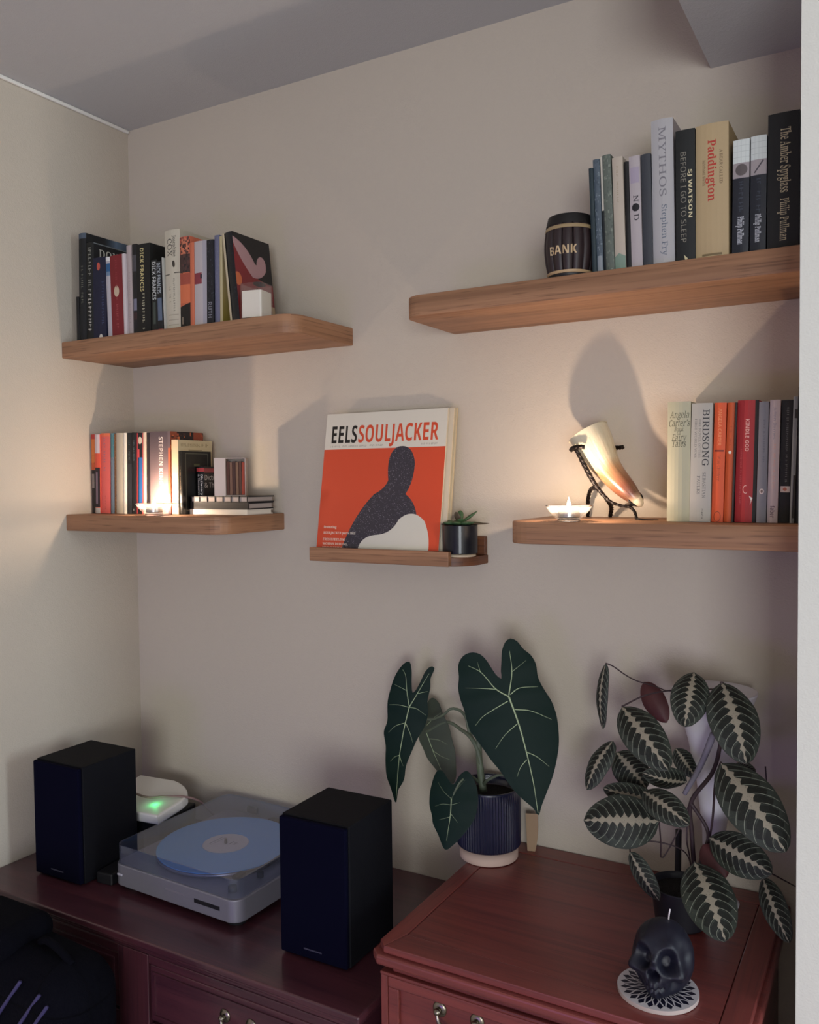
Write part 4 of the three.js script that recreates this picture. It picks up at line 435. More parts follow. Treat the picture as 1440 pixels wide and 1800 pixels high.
{
  const p = thing('potted_succulent', 'small succulent in a glossy dark blue pot with a cream foot on the ledge', 'plant', [1.0035, LEDGE + 0.0002, 0.055]);
  part(p, 'pot', lathe([[0, 0.0065], [0.0355, 0.0065], [0.0366, 0.008], [0.0368, 0.064], [0.036, 0.0662], [0.0345, 0.064], [0.034, 0.02], [0, 0.02]]), phy({ color: 0x0a0d18, roughness: 0.4, specularIntensity: 0.6, clearcoat: 0.35, clearcoatRoughness: 0.1 }));
  part(p, 'pot_foot', lathe([[0, 0], [0.0325, 0], [0.033, 0.0008], [0.033, 0.0066], [0, 0.0066]]), std({ color: 0xd2bfa4, roughness: 0.8 }));
  part(p, 'soil', lathe([[0, 0.058], [0.034, 0.058], [0.034, 0.056]], 32), std({ color: 0x1d140f, roughness: 1 }));
  const lm = std({ color: 0x3e5c3c, roughness: 0.5 }), ld = std({ color: 0x4a3f30, roughness: 0.55 });
  const blade = (a, tilt, len, wd, m) => { const g = new THREE.SphereGeometry(1, 16, 12), q = g.attributes.position; for (let i = 0; i < q.count; i++) { const x = q.getX(i), y = q.getY(i), z = q.getZ(i), t = (x + 1) / 2; q.setXYZ(i, t * len, y * wd * 0.42 * (0.5 + 0.8 * t * (1 - t) * 2), z * wd * (0.35 + 1.2 * t * (1 - 0.55 * t))); } g.computeVertexNormals(); g.rotateZ(tilt); g.rotateY(a); part(p, 'leaf', g.translate(0, 0.067, 0), m); };
  blade(0.25, 0.04, 0.05, 0.011, lm); blade(-0.5, 0.1, 0.048, 0.011, lm); blade(3.3, -0.02, 0.046, 0.009, ld); blade(3.0, 0.1, 0.042, 0.012, lm); blade(2.2, 0.15, 0.036, 0.012, lm); blade(4.1, 0.1, 0.04, 0.012, lm); blade(4.9, 0.12, 0.038, 0.012, lm); blade(5.6, 0.1, 0.04, 0.012, lm); blade(0.05, 0.03, 0.066, 0.0065, ld); blade(0.6, 0.62, 0.046, 0.009, lm); blade(1.9, 1.2, 0.03, 0.009, lm); blade(5.3, 0.45, 0.028, 0.01, lm); blade(4.4, 1.15, 0.028, 0.01, ld);
}
// ---------------------------------------------------------------- sideboard (left) and chest of drawers (right)
const SB = 0.6376, CB = 0.7592;
function bail(parent, x, y, z, w) {                                   // bail pull: two rosettes, posts and a drop handle
  for (const s of [-1, 1]) part(parent, 'rosette', new THREE.SphereGeometry(0.0125, 18, 10).scale(1, 1, 0.35).translate(x + s * w / 2, y, z), M.brass);
  for (const s of [-1, 1]) part(parent, 'post', new THREE.SphereGeometry(0.006, 14, 10).translate(x + s * w / 2, y, z + 0.009), M.brass);
  part(parent, 'bail', sweep([[x - w / 2, y, z + 0.011], [x - w / 2 + 0.004, y - 0.012, z + 0.013], [x - w * 0.22, y - 0.021, z + 0.014], [x, y - 0.0235, z + 0.014], [x + w * 0.22, y - 0.021, z + 0.014], [x + w / 2 - 0.004, y - 0.012, z + 0.013], [x + w / 2, y, z + 0.011]], (s) => 0.0026 + 0.0012 * Math.sin(Math.PI * s), 36, 10), M.brass);
}
function moulding(x0, x1, y0, prof, zf) { // profile (out, up) run along x at the front, in the y-z plane
  const s = new THREE.Shape(); s.moveTo(-0.01, prof[0][1]); for (const [o, u] of prof) s.lineTo(o, u); s.lineTo(-0.01, prof[prof.length - 1][1]);
  return new THREE.ExtrudeGeometry(s, { depth: x1 - x0, bevelEnabled: false }).rotateY(Math.PI / 2).scale(1, 1, -1).translate(x0, y0, zf); }
{
  const o = thing('sideboard', 'long dark red-brown polished sideboard carrying the turntable and speakers', 'sideboard'), x0 = 0.002, x1 = 1.034, zf = 0.507;
  part(o, 'top', metreUV(merge([span(x0, x1, SB - 0.014, SB, 0.002, zf, 0.004)]), 'x', 0.1, 0.2), M.roseDark);
  part(o, 'top_edge', metreUV(merge([span(x0, x1 - 0.004, SB - 0.022, SB - 0.0142, 0.002, zf - 0.006, 0.003), span(x0, x1 - 0.012, SB - 0.034, SB - 0.0222, 0.002, zf - 0.014, 0.004)]), 'x'), M.roseDark);
  part(o, 'carcass', metreUV(span(x0 + 0.01, x1 - 0.02, 0.06, SB - 0.0345, 0.004, 0.475), 'x'), M.roseDark);
  part(o, 'plinth', metreUV(span(x0, x1 - 0.01, 0.0, 0.0595, 0.004, 0.485)), M.roseDark);
  for (const [a, b] of [[x0 + 0.01, 0.045], [0.452, 0.535], [0.985, x1 - 0.02]]) part(o, 'stile', metreUV(span(a, b, 0.06, SB - 0.035, 0.4755, 0.492, 0.002), 'y'), M.roseDark);
  for (const [a, b] of [[0.0455, 0.4515], [0.5355, 0.9845]]) {
    part(o, 'rail', metreUV(span(a, b, SB - 0.052, SB - 0.035, 0.4755, 0.491, 0.002), 'x'), M.roseDark);
    const d = part(o, 'drawer', metreUV(span(a + 0.002, b - 0.002, SB - 0.165, SB - 0.054, 0.4755, 0.489, 0.003), 'x', a), M.roseDark);
    part(d, 'drawer_moulding', metreUV(merge([span(a + 0.012, b - 0.012, SB - 0.07, SB - 0.065, 0.489, 0.492), span(a + 0.012, b - 0.012, SB - 0.155, SB - 0.15, 0.489, 0.492), span(a + 0.012, a + 0.017, SB - 0.15, SB - 0.07, 0.489, 0.492), span(b - 0.017, b - 0.012, SB - 0.15, SB - 0.07, 0.489, 0.492)]), 'x'), M.roseDark);
    bail(d, (a + b) / 2, SB - 0.062 - 0.036, 0.49, 0.062);
    for (const [p, q] of [[a + 0.002, (a + b) / 2 - 0.002], [(a + b) / 2 + 0.002, b - 0.002]]) part(o, 'door', metreUV(span(p, q, 0.075, SB - 0.172, 0.4755, 0.489, 0.003), 'y', a), M.roseDark);
  }
}
{
  const o = thing('chest_of_drawers', 'red-brown carved chest with a panelled top, carrying the plants', 'chest', [0, 0, 0]), x0 = 1.047, x1 = 1.635, zf = 0.495, c = 0.016;
  const plan = (g) => { const s = new THREE.Shape(); s.moveTo(x0 + g, 0.002); s.lineTo(x1 - g, 0.002); s.lineTo(x1 - g, zf - g - c); s.lineTo(x1 - g - c, zf - g); s.lineTo(x0 + g + c, zf - g); s.lineTo(x0 + g, zf - g - c); return s; };
  const slab = (g, y0, y1, bv = 0.003) => new THREE.ExtrudeGeometry(plan(g), { depth: y1 - y0 - 2 * bv, bevelEnabled: true, bevelSize: bv, bevelThickness: bv, bevelOffset: -bv, bevelSegments: 3 }).rotateX(Math.PI / 2).translate(0, y1 - bv, 0);
  const y0 = CB - 0.012, a = 1.088, b = 1.588, z0 = 0.05, z1 = 0.437, ins = 0.009;  // framed top: four boards with clipped corners round a panel
  const board = (pts) => { const s = new THREE.Shape(); pts.forEach((p, i) => (i ? s.lineTo(...p) : s.moveTo(...p))); return new THREE.ExtrudeGeometry(s, { depth: 0.0085, bevelEnabled: true, bevelSize: 0.0018, bevelThickness: 0.0018, bevelOffset: -0.0018, bevelSegments: 2 }).rotateX(Math.PI / 2).translate(0, CB - 0.0018, 0); };
  const L = x0 + ins, R = x1 - ins, F = zf - ins, B = 0.003;
  for (const [pts, axis] of [[[[L, B], [a, z0], [a, z1], [L + c, F], [L, F - c]], 'z'], [[[R, B], [b, z0], [b, z1], [R - c, F], [R, F - c]], 'z'], [[[L + c, F], [a, z1], [b, z1], [R - c, F]], 'x'], [[[L, B], [a, z0], [b, z0], [R, B]], 'x']]) part(o, 'frame_board', metreUV(board(pts), axis, rr(0, 1), rr(0, 1)), M.rose);
  part(o, 'top_panel', metreUV(span(a + 0.0008, b - 0.0008, y0, CB - 0.0008, z0 + 0.0008, z1 - 0.0008, 0.0015), 'x', 0.4, 0.1), M.rose);
  part(o, 'moulding', metreUV(slab(0.0, CB - 0.03, CB - 0.0126, 0.005), 'x'), M.rose);
  part(o, 'cove', metreUV(merge([slab(0.014, CB - 0.038, CB - 0.0302, 0.002), slab(0.02, CB - 0.046, CB - 0.0382, 0.002)]), 'x'), M.rose);
  part(o, 'carcass', metreUV(span(x0 + 0.02, x1 - 0.02, 0.04, CB - 0.0465, 0.006, 0.462), 'x'), M.rose);
  part(o, 'frame_rail', metreUV(span(x0 + 0.014, x1 - 0.014, CB - 0.052, CB - 0.0465, 0.4625, 0.482, 0.002), 'x'), M.rose);
  part(o, 'base', metreUV(span(x0 + 0.005, x1 - 0.005, 0, 0.0395, 0.006, 0.48, 0.003), 'x'), M.rose);
  for (const [p, q] of [[x0 + 0.014, 1.074], [1.335, 1.35], [1.608, x1 - 0.014]]) part(o, 'stile', metreUV(span(p, q, 0.04, CB - 0.0525, 0.4625, 0.48, 0.002), 'y'), M.rose);
  for (const [p, q] of [[1.0745, 1.3345], [1.3505, 1.6075]]) for (const [u, v] of [[CB - 0.19, CB - 0.0535], [CB - 0.335, CB - 0.195], [0.05, CB - 0.34]]) {
    const d = part(o, 'drawer', metreUV(merge([span(p, q, u, v, 0.4625, 0.472), span(p, q, v - 0.018, v, 0.472, 0.4795, 0.002), span(p, q, u, u + 0.018, 0.472, 0.4795, 0.002), span(p, p + 0.02, u + 0.0181, v - 0.0181, 0.472, 0.4792, 0.002), span(q - 0.02, q, u + 0.0181, v - 0.0181, 0.472, 0.4792, 0.002)]), 'x', p), M.rose);
    bail(d, (p + q) / 2 - 0.004, (u + v) / 2 + 0.012 + (v > 0.7 ? 0.025 : 0), 0.473, 0.066);
  }
}

// ---------------------------------------------------------------- speakers, turntable, record, router
const speakerBlack = phy({ color: 0x0d0d13, roughness: 0.75, specularIntensity: 0.35, bumpMap: grainBump, bumpScale: 0.0002 }), cloth = phy({ color: 0x06061a, roughness: 0.95, specularIntensity: 0.15 });
function speaker(label, x, z, turn) {
  const s = thing('speaker', label, 'speaker', [x, SB + 0.0004, z], turn, 'bookshelf speakers beside the turntable'), w = 0.15, h = 0.262, d = 0.165;
  part(s, 'cabinet', span(-w / 2, w / 2, 0.003, h, -d, -0.012, 0.0025), speakerBlack);
  part(s, 'grille', new RoundedBoxGeometry(w - 0.002, h - 0.006, 0.0115, 3, 0.004).translate(0, h / 2 + 0.0015, -0.006), cloth);
  part(s, 'badge', span(-0.02, 0.02, 0.022, 0.0245, 0, 0.0008), std({ color: 0x56566a, roughness: 0.4, metalness: 0.6 }));
  for (const [i, j] of [[-1, -0.03], [1, -0.03], [-1, -0.14], [1, -0.14]]) part(s, 'foot', new THREE.CylinderGeometry(0.008, 0.008, 0.003, 16).translate(i * 0.055, 0.0015, j), M.black);
}
speaker('left black speaker, beside the left wall', 0.1775, 0.416, 0.01);
speaker('right black speaker, between the turntable and the red-brown chest', 0.8725, 0.411, 0.01);
const TT = thing('turntable', 'silver-grey turntable with its clear lid closed', 'turntable', [0.5025, SB + 0.0003, 0.209], -0.033);
{
  const w = 0.362, d = 0.358, silver = std({ color: 0x85838e, roughness: 0.38, metalness: 0.35 });
  const plan = (g, r) => { const s = new THREE.Shape(), a = w / 2 - g, b = d / 2 - g; s.moveTo(-a + r, -b); s.lineTo(a - r, -b); s.absarc(a - r, -b + r, r, -Math.PI / 2, 0); s.lineTo(a, b - r); s.absarc(a - r, b - r, r, 0, Math.PI / 2); s.lineTo(-a + r, b); s.absarc(-a + r, b - r, r, Math.PI / 2, Math.PI); s.lineTo(-a, -b + r); s.absarc(-a + r, -b + r, r, Math.PI, Math.PI * 1.5); return s; };
  const ex = (s, y0, y1, bv = 0) => new THREE.ExtrudeGeometry(s, { depth: y1 - y0 - 2 * bv, bevelEnabled: bv > 0, bevelSize: bv, bevelThickness: bv, bevelOffset: -bv, bevelSegments: 2, curveSegments: 10 }).rotateX(Math.PI / 2).translate(0, y1 - bv, 0);
  part(TT, 'plinth', ex(plan(0, 0.026), 0.012, 0.058, 0.002), silver);
  for (const [i, j] of [[-1, -1], [1, -1], [-1, 1], [1, 1]]) part(TT, 'foot', new THREE.CylinderGeometry(0.022, 0.02, 0.0118, 24).translate(i * 0.15, 0.006, j * 0.145), M.black);
  part(TT, 'badge', span(-0.02, 0.035, 0.037, 0.0405, d / 2, d / 2 + 0.0006), std({ color: 0xb5b2c0, roughness: 0.3, metalness: 0.7 }));
  part(TT, 'button', span(-0.165, -0.15, 0.034, 0.0385, d / 2 - 0.001, d / 2 + 0.0015, 0.0007), std({ color: 0xb5b2c0, roughness: 0.3 }));
  part(TT, 'button_panel', span(0.065, 0.135, 0.031, 0.039, d / 2, d / 2 + 0.0008), M.black);
  part(TT, 'platter', lathe([[0, 0.0585], [0.148, 0.0585], [0.1515, 0.061], [0.1515, 0.065], [0.149, 0.0665], [0, 0.0665]], 72).translate(-0.018, 0, 0.0), std({ color: 0x8b8893, roughness: 0.3, metalness: 0.6 }));
  part(TT, 'tonearm_base', lathe([[0, 0.0585], [0.03, 0.0585], [0.03, 0.066], [0.016, 0.069], [0.016, 0.079], [0, 0.079]], 32).translate(0.143, 0, -0.115), M.black);
  part(TT, 'tonearm', sweep([[0.143, 0.078, -0.15], [0.143, 0.078, -0.06], [0.146, 0.0755, 0.06], [0.138, 0.0735, 0.085], [0.128, 0.073, 0.1]], 0.0042, 24, 10), M.black);
  part(TT, 'headshell', span(0.117, 0.133, 0.0685, 0.076, 0.096, 0.124, 0.001), M.black);
  part(TT, 'arm_rest', lathe([[0, 0.0585], [0.007, 0.0585], [0.007, 0.069], [0, 0.069]], 20).translate(0.146, 0, 0.07), M.black);
  part(TT, 'size_knob', lathe([[0, 0.0585], [0.009, 0.0585], [0.0085, 0.07], [0, 0.07]], 20).translate(0.14, 0, 0.147), M.black);
  part(TT, 'control_strip', span(-0.03, 0.1, 0.0583, 0.068, -0.172, -0.155, 0.002), M.black);
  const clear = phy({ color: 0xf2f4fa, roughness: 0.03, transmission: 1, ior: 1.42, thickness: 0 }), edge = phy({ color: 0xdfe4f2, roughness: 0.1, transmission: 0.96, ior: 1.5, thickness: 0 });
  const rim = plan(0.003, 0.024); rim.holes.push(plan(0.0055, 0.0215));
  const lid = part(TT, 'dust_cover', ex(plan(0.004, 0.023), 0.0968, 0.0986), clear);
  part(lid, 'lid_side', ex(rim, 0.0592, 0.0987, 0.0007), edge);
  for (const s of [-1, 1]) part(lid, 'lid_hinge', span(s * 0.1 - 0.016, s * 0.1 + 0.016, 0.06, 0.076, -d / 2 - 0.006, -d / 2 + 0.0025, 0.002), M.black);
  const rec = thing('vinyl_record', 'translucent blue record with a white label, on the platter under the clear lid', 'record', [0.5025, SB + 0.0003, 0.209], -0.033);
  const groove = []; groove.push([0.0515, 0.0668]); groove.push([0.0515, 0.0688]); for (let i = 0; i < 24; i++) { const r = 0.056 + i * 0.0037; groove.push([r, 0.06885], [r + 0.0016, 0.06868]); } groove.push([0.147, 0.0689], [0.1505, 0.0691], [0.1512, 0.068], [0.1505, 0.0669], [0.0515, 0.0668]);
  part(rec, 'disc', lathe(groove, 96).translate(-0.018, 0, 0), phy({ color: 0x4a9ade, roughness: 0.3, clearcoat: 0.5, clearcoatRoughness: 0.2 }));
  const lc = document.createElement('canvas'); lc.width = lc.height = 256; const c = lc.getContext('2d'); c.fillStyle = '#cfc9cf'; c.fillRect(0, 0, 256, 256); c.fillStyle = '#8b8794'; marks(c, 92, 80, 50, 24, '#8b8794'); c.fillRect(88, 100, 40, 6); marks(c, 66, 184, 120, 15, '#8b8794'); c.fillRect(70, 200, 110, 5); c.fillStyle = '#3a3742'; c.beginPath(); c.arc(128, 128, 6, 0, 7); c.fill();
  const lt = new THREE.CanvasTexture(lc); lt.colorSpace = THREE.SRGBColorSpace;
  part(rec, 'label', new THREE.CylinderGeometry(0.051, 0.051, 0.0021, 48).translate(-0.018, 0.0679, 0), [std({ color: 0xcfc9cf }), std({ map: lt, roughness: 0.7 }), std({ color: 0xcfc9cf })]);
  part(TT, 'spindle', new THREE.CylinderGeometry(0.0028, 0.0036, 0.012, 12).translate(-0.018, 0.0732, 0), M.brass);
}
{
  const r = thing('router', 'white router with green lights in the corner behind the left speaker', 'router', [0.2, SB + 0.0003, 0.155], 0.1);
  const s = new THREE.Shape(); s.moveTo(-0.11, -0.085); s.lineTo(0.0, -0.085); s.quadraticCurveTo(0.06, -0.07, 0.088, -0.025); s.lineTo(0.092, 0.0); s.lineTo(0.085, 0.082); s.lineTo(-0.11, 0.082);
  const top = new THREE.ExtrudeGeometry(s, { depth: 0.016, bevelEnabled: true, bevelSize: 0.004, bevelThickness: 0.004, bevelOffset: -0.004, bevelSegments: 2 }).rotateX(Math.PI / 2).rotateX(0.12).translate(0, 0.108, 0);
  part(r, 'casing', top, M.white);
  part(r, 'base', span(-0.1, 0.078, 0, 0.079, -0.07, 0.068, 0.004), M.black);
  const led = std({ color: 0x02180a, emissive: new THREE.Color(0.02, 1, 0.2), emissiveIntensity: 1.6 });
  for (const [x, z] of [[0.044, 0.038], [0.051, 0.03], [0.042, 0.002]]) { const y = 0.1075 - z * Math.tan(0.12); part(r, 'led_light', new THREE.CylinderGeometry(0.0042, 0.0042, 0.003, 18).rotateX(0.12).translate(x, y, z), led); }
  const gl = new THREE.PointLight(new THREE.Color(0.05, 1, 0.25), 0.0012, 0, 2); gl.name = 'led_glow'; gl.position.set(0.245, SB + 0.117, 0.19); gl.shadow.radius = 0.3; gl.castShadow = true; scene.add(gl);
  const c = thing('cable', 'thin pinkish grey cable lying across the white router', 'cable');
  part(c, 'cord', sweep([[0.1, 0.775, 0.2], [0.16, 0.764, 0.19], [0.21, 0.7535, 0.178], [0.25, 0.7565, 0.158], [0.285, 0.752, 0.13], [0.3, 0.735, 0.1], [0.31, 0.69, 0.06], [0.312, 0.645, 0.025]], 0.0028, 40, 10), std({ color: 0x8b6f6c, roughness: 0.6 }));
  const a = thing('adapter', 'small black box lying between the left speaker and the turntable', 'adapter', [0.281, SB + 0.0003, 0.34], 0.1);
  part(a, 'case', span(-0.022, 0.022, 0, 0.026, -0.04, 0.04, 0.004), M.black); part(a, 'lead', sweep([[0, 0.012, -0.039], [0.004, 0.01, -0.07], [0, 0.006, -0.12]], 0.0025, 12, 8), M.black);
}

// ---------------------------------------------------------------- large-leaved plant in the blue ribbed pot
const soilMat = std({ color: 0x17110d, roughness: 1, bumpMap: grainBump, bumpScale: 0.003 });
{
  const P0 = [1.081, CB + 0.0003, 0.092], p = thing('potted_plant', 'plant with big dark arrow-shaped leaves and pale veins, in a ribbed blue pot', 'plant', P0);
  const N = 420, rows = [[0.0, 0.0245], [0.0595, 0.0245], [0.0625, 0.0262], [0.0635, 0.029], [0.0638, 0.06], [0.0638, 0.118], [0.0636, 0.138], [0.0644, 0.1415], [0.0638, 0.145], [0.061, 0.145], [0.0595, 0.139], [0.0585, 0.12], [0, 0.12]], pos = [], uv = [], idx = [];
  for (const [r, y] of rows) for (let i = 0; i <= N; i++) { const a = (i / N) * Math.PI * 2, rib = y > 0.027 && y < 0.137 && r > 0.06 ? 0.0011 * Math.cos((i / N) * Math.PI * 2 * 70) : 0; pos.push(Math.sin(a) * (r + rib), y, Math.cos(a) * (r + rib)); uv.push(i / N, y); }
  for (let k = 0; k < rows.length - 1; k++) for (let i = 0; i < N; i++) { const a = k * (N + 1) + i, b = a + N + 1; idx.push(a, a + 1, b, b, a + 1, b + 1); }
  const g = new THREE.BufferGeometry(); g.setAttribute('position', new THREE.Float32BufferAttribute(pos, 3)); g.setAttribute('uv', new THREE.Float32BufferAttribute(uv, 2)); g.setIndex(idx); g.computeVertexNormals();
  part(p, 'pot', g, phy({ color: 0x131832, roughness: 0.35, clearcoat: 0.8, clearcoatRoughness: 0.15 }));
  part(p, 'pot_foot', lathe([[0, 0], [0.0575, 0], [0.059, 0.0015], [0.0595, 0.0243], [0, 0.0243]]), std({ color: 0xcdb2a6, roughness: 0.8 }));
  part(p, 'soil', lathe([[0, 0.126], [0.03, 0.1255], [0.0583, 0.124], [0.0583, 0.121]], 40), soilMat);
  const off = new THREE.Vector3(...P0), stemMat = std({ color: 0x5c6654, roughness: 0.55 });
  STEM.forEach((pts, i) => part(p, 'stem', sweep(pts.map((q) => V(q).sub(off)), (s) => [0.0075, 0.005, 0.0036, 0.0034, 0.003][i] * (1 - 0.45 * s), 30, 12), stemMat));
  const LEAF = phy({ color: 0x0a211c, roughness: 0.6, specularIntensity: 0.35 }), LEAF_UNDER = std({ color: 0x485045, roughness: 0.7 }), VEIN = std({ color: 0xaebf98, roughness: 0.6 }), curv = [[1.1, 0.35], [2.2, 0.5], [-1.2, 0.4], [2.5, 0.6]];
  ALO.forEach((f, k) => {
    const n = V(f.n), e2 = new THREE.Vector3(0, 1, 0).addScaledVector(n, -n.y).normalize(), e1 = new THREE.Vector3().crossVectors(e2, n), org = V(f.p).sub(off);
    const tip = f.o.reduce((m, q) => (q[1] < m[1] ? q : m), f.o[0]), tl = Math.hypot(...tip), ux = tip[0] / tl, uy = tip[1] / tl; // midrib direction
    const hgt = (x, y) => { const al = x * ux + y * uy, ac = -x * uy + y * ux; return -curv[k][0] * ac * ac - curv[k][1] * al * al * 0.6 - 0.02 * Math.abs(ac) + 0.0012 * Math.sin(al * 120 + (ac > 0 ? 1 : 2)) * Math.min(1, Math.abs(ac) / 0.03); };
    const at = (x, y, lift = 0) => org.clone().addScaledVector(e1, x).addScaledVector(e2, y).addScaledVector(n, hgt(x, y) + lift);
    const rim = new THREE.CatmullRomCurve3(f.o.map((q) => new THREE.Vector3(q[0], q[1], 0)), true, 'centripetal').getSpacedPoints(128).slice(0, 128);
    const rings = 8, ps = [], us = [], fr = [], bk = [];
    for (const lift of [0.0003, -0.0003]) for (let i = 0; i <= rings; i++) for (const q of rim) { const s = i / rings, v = at(q.x * s, q.y * s, lift); ps.push(v.x, v.y, v.z); us.push(q.x * s * 6, q.y * s * 6); }
    const nn = rim.length, base = (rings + 1) * nn;
    for (let i = 0; i < rings; i++) for (let j = 0; j < nn; j++) { const a = i * nn + j, b = i * nn + (j + 1) % nn, c = a + nn, d = b + nn; fr.push(a, c, b, b, c, d); bk.push(base + a, base + b, base + c, base + b, base + d, base + c); }
    for (let j = 0; j < nn; j++) { const a = rings * nn + j, b = rings * nn + (j + 1) % nn; bk.push(a, base + a, b, b, base + a, base + b); }
    // keep the front facing along n
    const q0 = new THREE.Vector3(ps[fr[nn * 9] * 3], ps[fr[nn * 9] * 3 + 1], ps[fr[nn * 9] * 3 + 2]), q1 = new THREE.Vector3(...[0, 1, 2].map((t) => ps[fr[nn * 9 + 1] * 3 + t])), q2 = new THREE.Vector3(...[0, 1, 2].map((t) => ps[fr[nn * 9 + 2] * 3 + t]));
    const flip = q1.sub(q0).cross(q2.sub(q0)).dot(n) < 0, all = [...fr, ...bk]; if (flip) for (let i = 0; i < all.length; i += 3) [all[i + 1], all[i + 2]] = [all[i + 2], all[i + 1]];
    const lg = new THREE.BufferGeometry(); lg.setAttribute('position', new THREE.Float32BufferAttribute(ps, 3)); lg.setAttribute('uv', new THREE.Float32BufferAttribute(us, 2)); lg.setIndex(all); lg.addGroup(0, fr.length, 0); lg.addGroup(fr.length, bk.length, 1); lg.computeVertexNormals();
    const leaf = part(p, 'leaf', lg, k === 2 ? [LEAF_UNDER, LEAF] : [LEAF, LEAF_UNDER], k === 2 ? 'leaf turned over, showing its paler underside' : undefined);
    const pale = VEIN;
    part(leaf, 'veins', merge(f.v.map(([w, ...pts]) => { const c2 = new THREE.CatmullRomCurve3(pts.map((q) => new THREE.Vector3(q[0], q[1], 0)), false, 'centripetal').getSpacedPoints(24); return sweep(c2.map((q) => at(q.x, q.y, 0.0006)), (s) => w * 0.00017 * (1 - 0.75 * s), 24, 6); })), pale);
  });
}
{ const t = thing('tag', 'pale tan plant tag or dried leaf half hidden behind the ribbed blue pot', 'plant tag', [1.15, CB + 0.0003, 0.035], 0.3); const s = new THREE.Shape(); s.moveTo(-0.008, 0); s.lineTo(0.008, 0); s.quadraticCurveTo(0.017, 0.04, 0.012, 0.075); s.lineTo(-0.012, 0.075); part(t, 'card', new THREE.ExtrudeGeometry(s, { depth: 0.001, bevelEnabled: false }).rotateX(-0.1), std({ color: 0xa08468, roughness: 0.7 })); }

